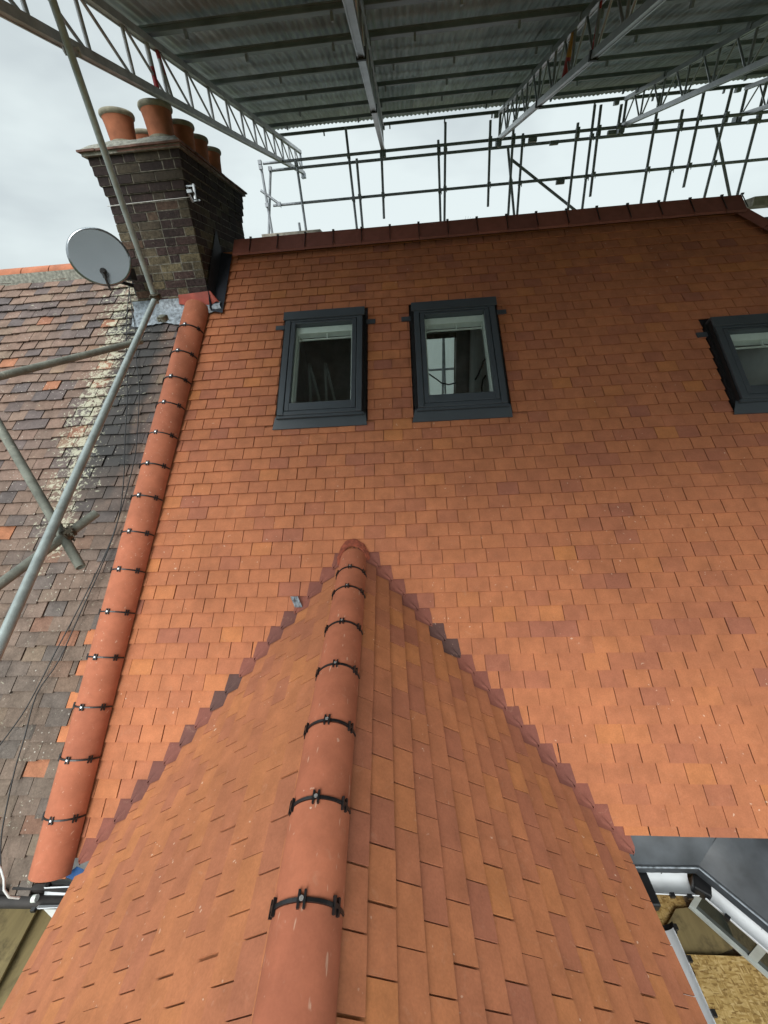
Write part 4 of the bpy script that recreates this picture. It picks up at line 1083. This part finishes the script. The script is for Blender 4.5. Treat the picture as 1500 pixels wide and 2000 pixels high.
# crumpled foil scrap caught in the left valley
mb = MB(); c = MAIN.p(*uvM(580, 1177), .03); rs2 = random.Random(3); rows = []
for i in range(5): rows.append([V3((-.028+.014*i+.012*(2-j), rs2.uniform(-.008, .008), -.04+.027*j)) + V3((0, .0, .0)) for j in range(4)])
mb.grid(rows, sm=False); o = mb.build('foil_scrap', 'lead_bright'); o.location = c + nM*.01; o.rotation_euler = (-.6, 0, 0); tag(o, 'small crumpled silver foil scrap caught on the left valley tiles', 'scrap')

# ------------------------------------------------------------------ things seen through the roof windows
lad = thing('stepladder', 'pale stepladder standing open in the dark loft behind the left roof window', 'ladder', (-1.25, 6.0, -2.4))
YL = 6.0
for (a, b_) in (((260, 375), (268, 565)), ((262, 378), (312, 560)), ((338, 372), (345, 560)), ((340, 376), (385, 555))):
    p = atY(500+a[0]/2.5, 560+a[1]/2.5, YL); q = atY(500+b_[0]/2.5, 560+b_[1]/2.5, YL); d = (q-p).normalized(); q2 = p+d*((-2.4-p.z)/d.z)
    mb = MB(); mb.bar(p, q2, .03, .045, (0, 1, 0)); part(mb, 'stile', 'white_frame', lad)
def room_cable(pix, Y, label):
    P = [atY(500+x/2.5, 560+y/2.5, Y) for x, y in pix]; c = P[0]; mb = MB(); mb.tube([p-c for p in P], .011, 8); o = mb.build('cable', 'cable_black'); o.location = c; tag(o, label, 'cable')
room_cable([(1125, 345), (1110, 365), (1100, 395), (1085, 430), (1070, 455)], 5.4, 'loose black cable curling down inside the middle roof window at its upper right')
room_cable([(1122, 432), (1108, 455), (1102, 490), (1106, 540)], 5.35, 'short black cable hooked over inside the middle roof window at its lower right')
room_cable([(828, 415), (850, 430), (880, 450), (905, 470), (940, 478), (975, 470)], 6.6, 'slack black cable drooping across the bright rear opening')

# ------------------------------------------------------------------ far house with aerial, ground
far = thing('far_house', 'distant house hidden behind the ridge, only its aerial showing', 'house', (3.2, 27, -8))
mb = MB(); mb.abox((-2, 24, -8), (9, 30, -1.0)); part(mb, 'wall', 'brick_wall_far', far)
mb = MB(); mb.face([(-2.3, 23.7, -1.1), (9.3, 23.7, -1.1), (9.3, 27, 2.4), (-2.3, 27, 2.4)]); mb.face([(9.3, 30.3, -1.1), (-2.3, 30.3, -1.1), (-2.3, 27, 2.4), (9.3, 27, 2.4)]); mb.face([(-2, 24, -1), (-2, 27, 2.35), (-2, 30, -1)]); mb.face([(9, 24, -1), (9, 30, -1), (9, 27, 2.35)]); part(mb, 'roof', 'slate_far', far)
ae = atY(920, 432, 27)
aer = thing('tv_aerial', 'tiny television aerial on a mast just above the ridge line', 'aerial', (ae.x, 27, 2.4))
mb = MB(); mb.tube([(ae.x, 27, 2.4), (ae.x, 27, ae.z+.0)], .025, 6); part(mb, 'mast', 'steel_dark', aer)
mb = MB(); mb.bar((ae.x-.35, 27, ae.z+.12), (ae.x+.35, 27, ae.z-.05), .03, .03)
for i in range(6): xx = -.33+.13*i; mb.bar((ae.x+xx, 27, ae.z+.10-.24*(i/6)*.7-.13), (ae.x+xx+.04, 27, ae.z+.10-.24*(i/6)*.7+.16), .016, .016, (0, 1, 0))
part(mb, 'antenna_rods', 'steel_dark', aer)
mb = MB(); mb.face([(-600, -600, -8), (600, -600, -8), (600, 600, -8), (-600, 600, -8)]); o = mb.build('ground', 'ground_grass'); o['kind'] = 'structure'
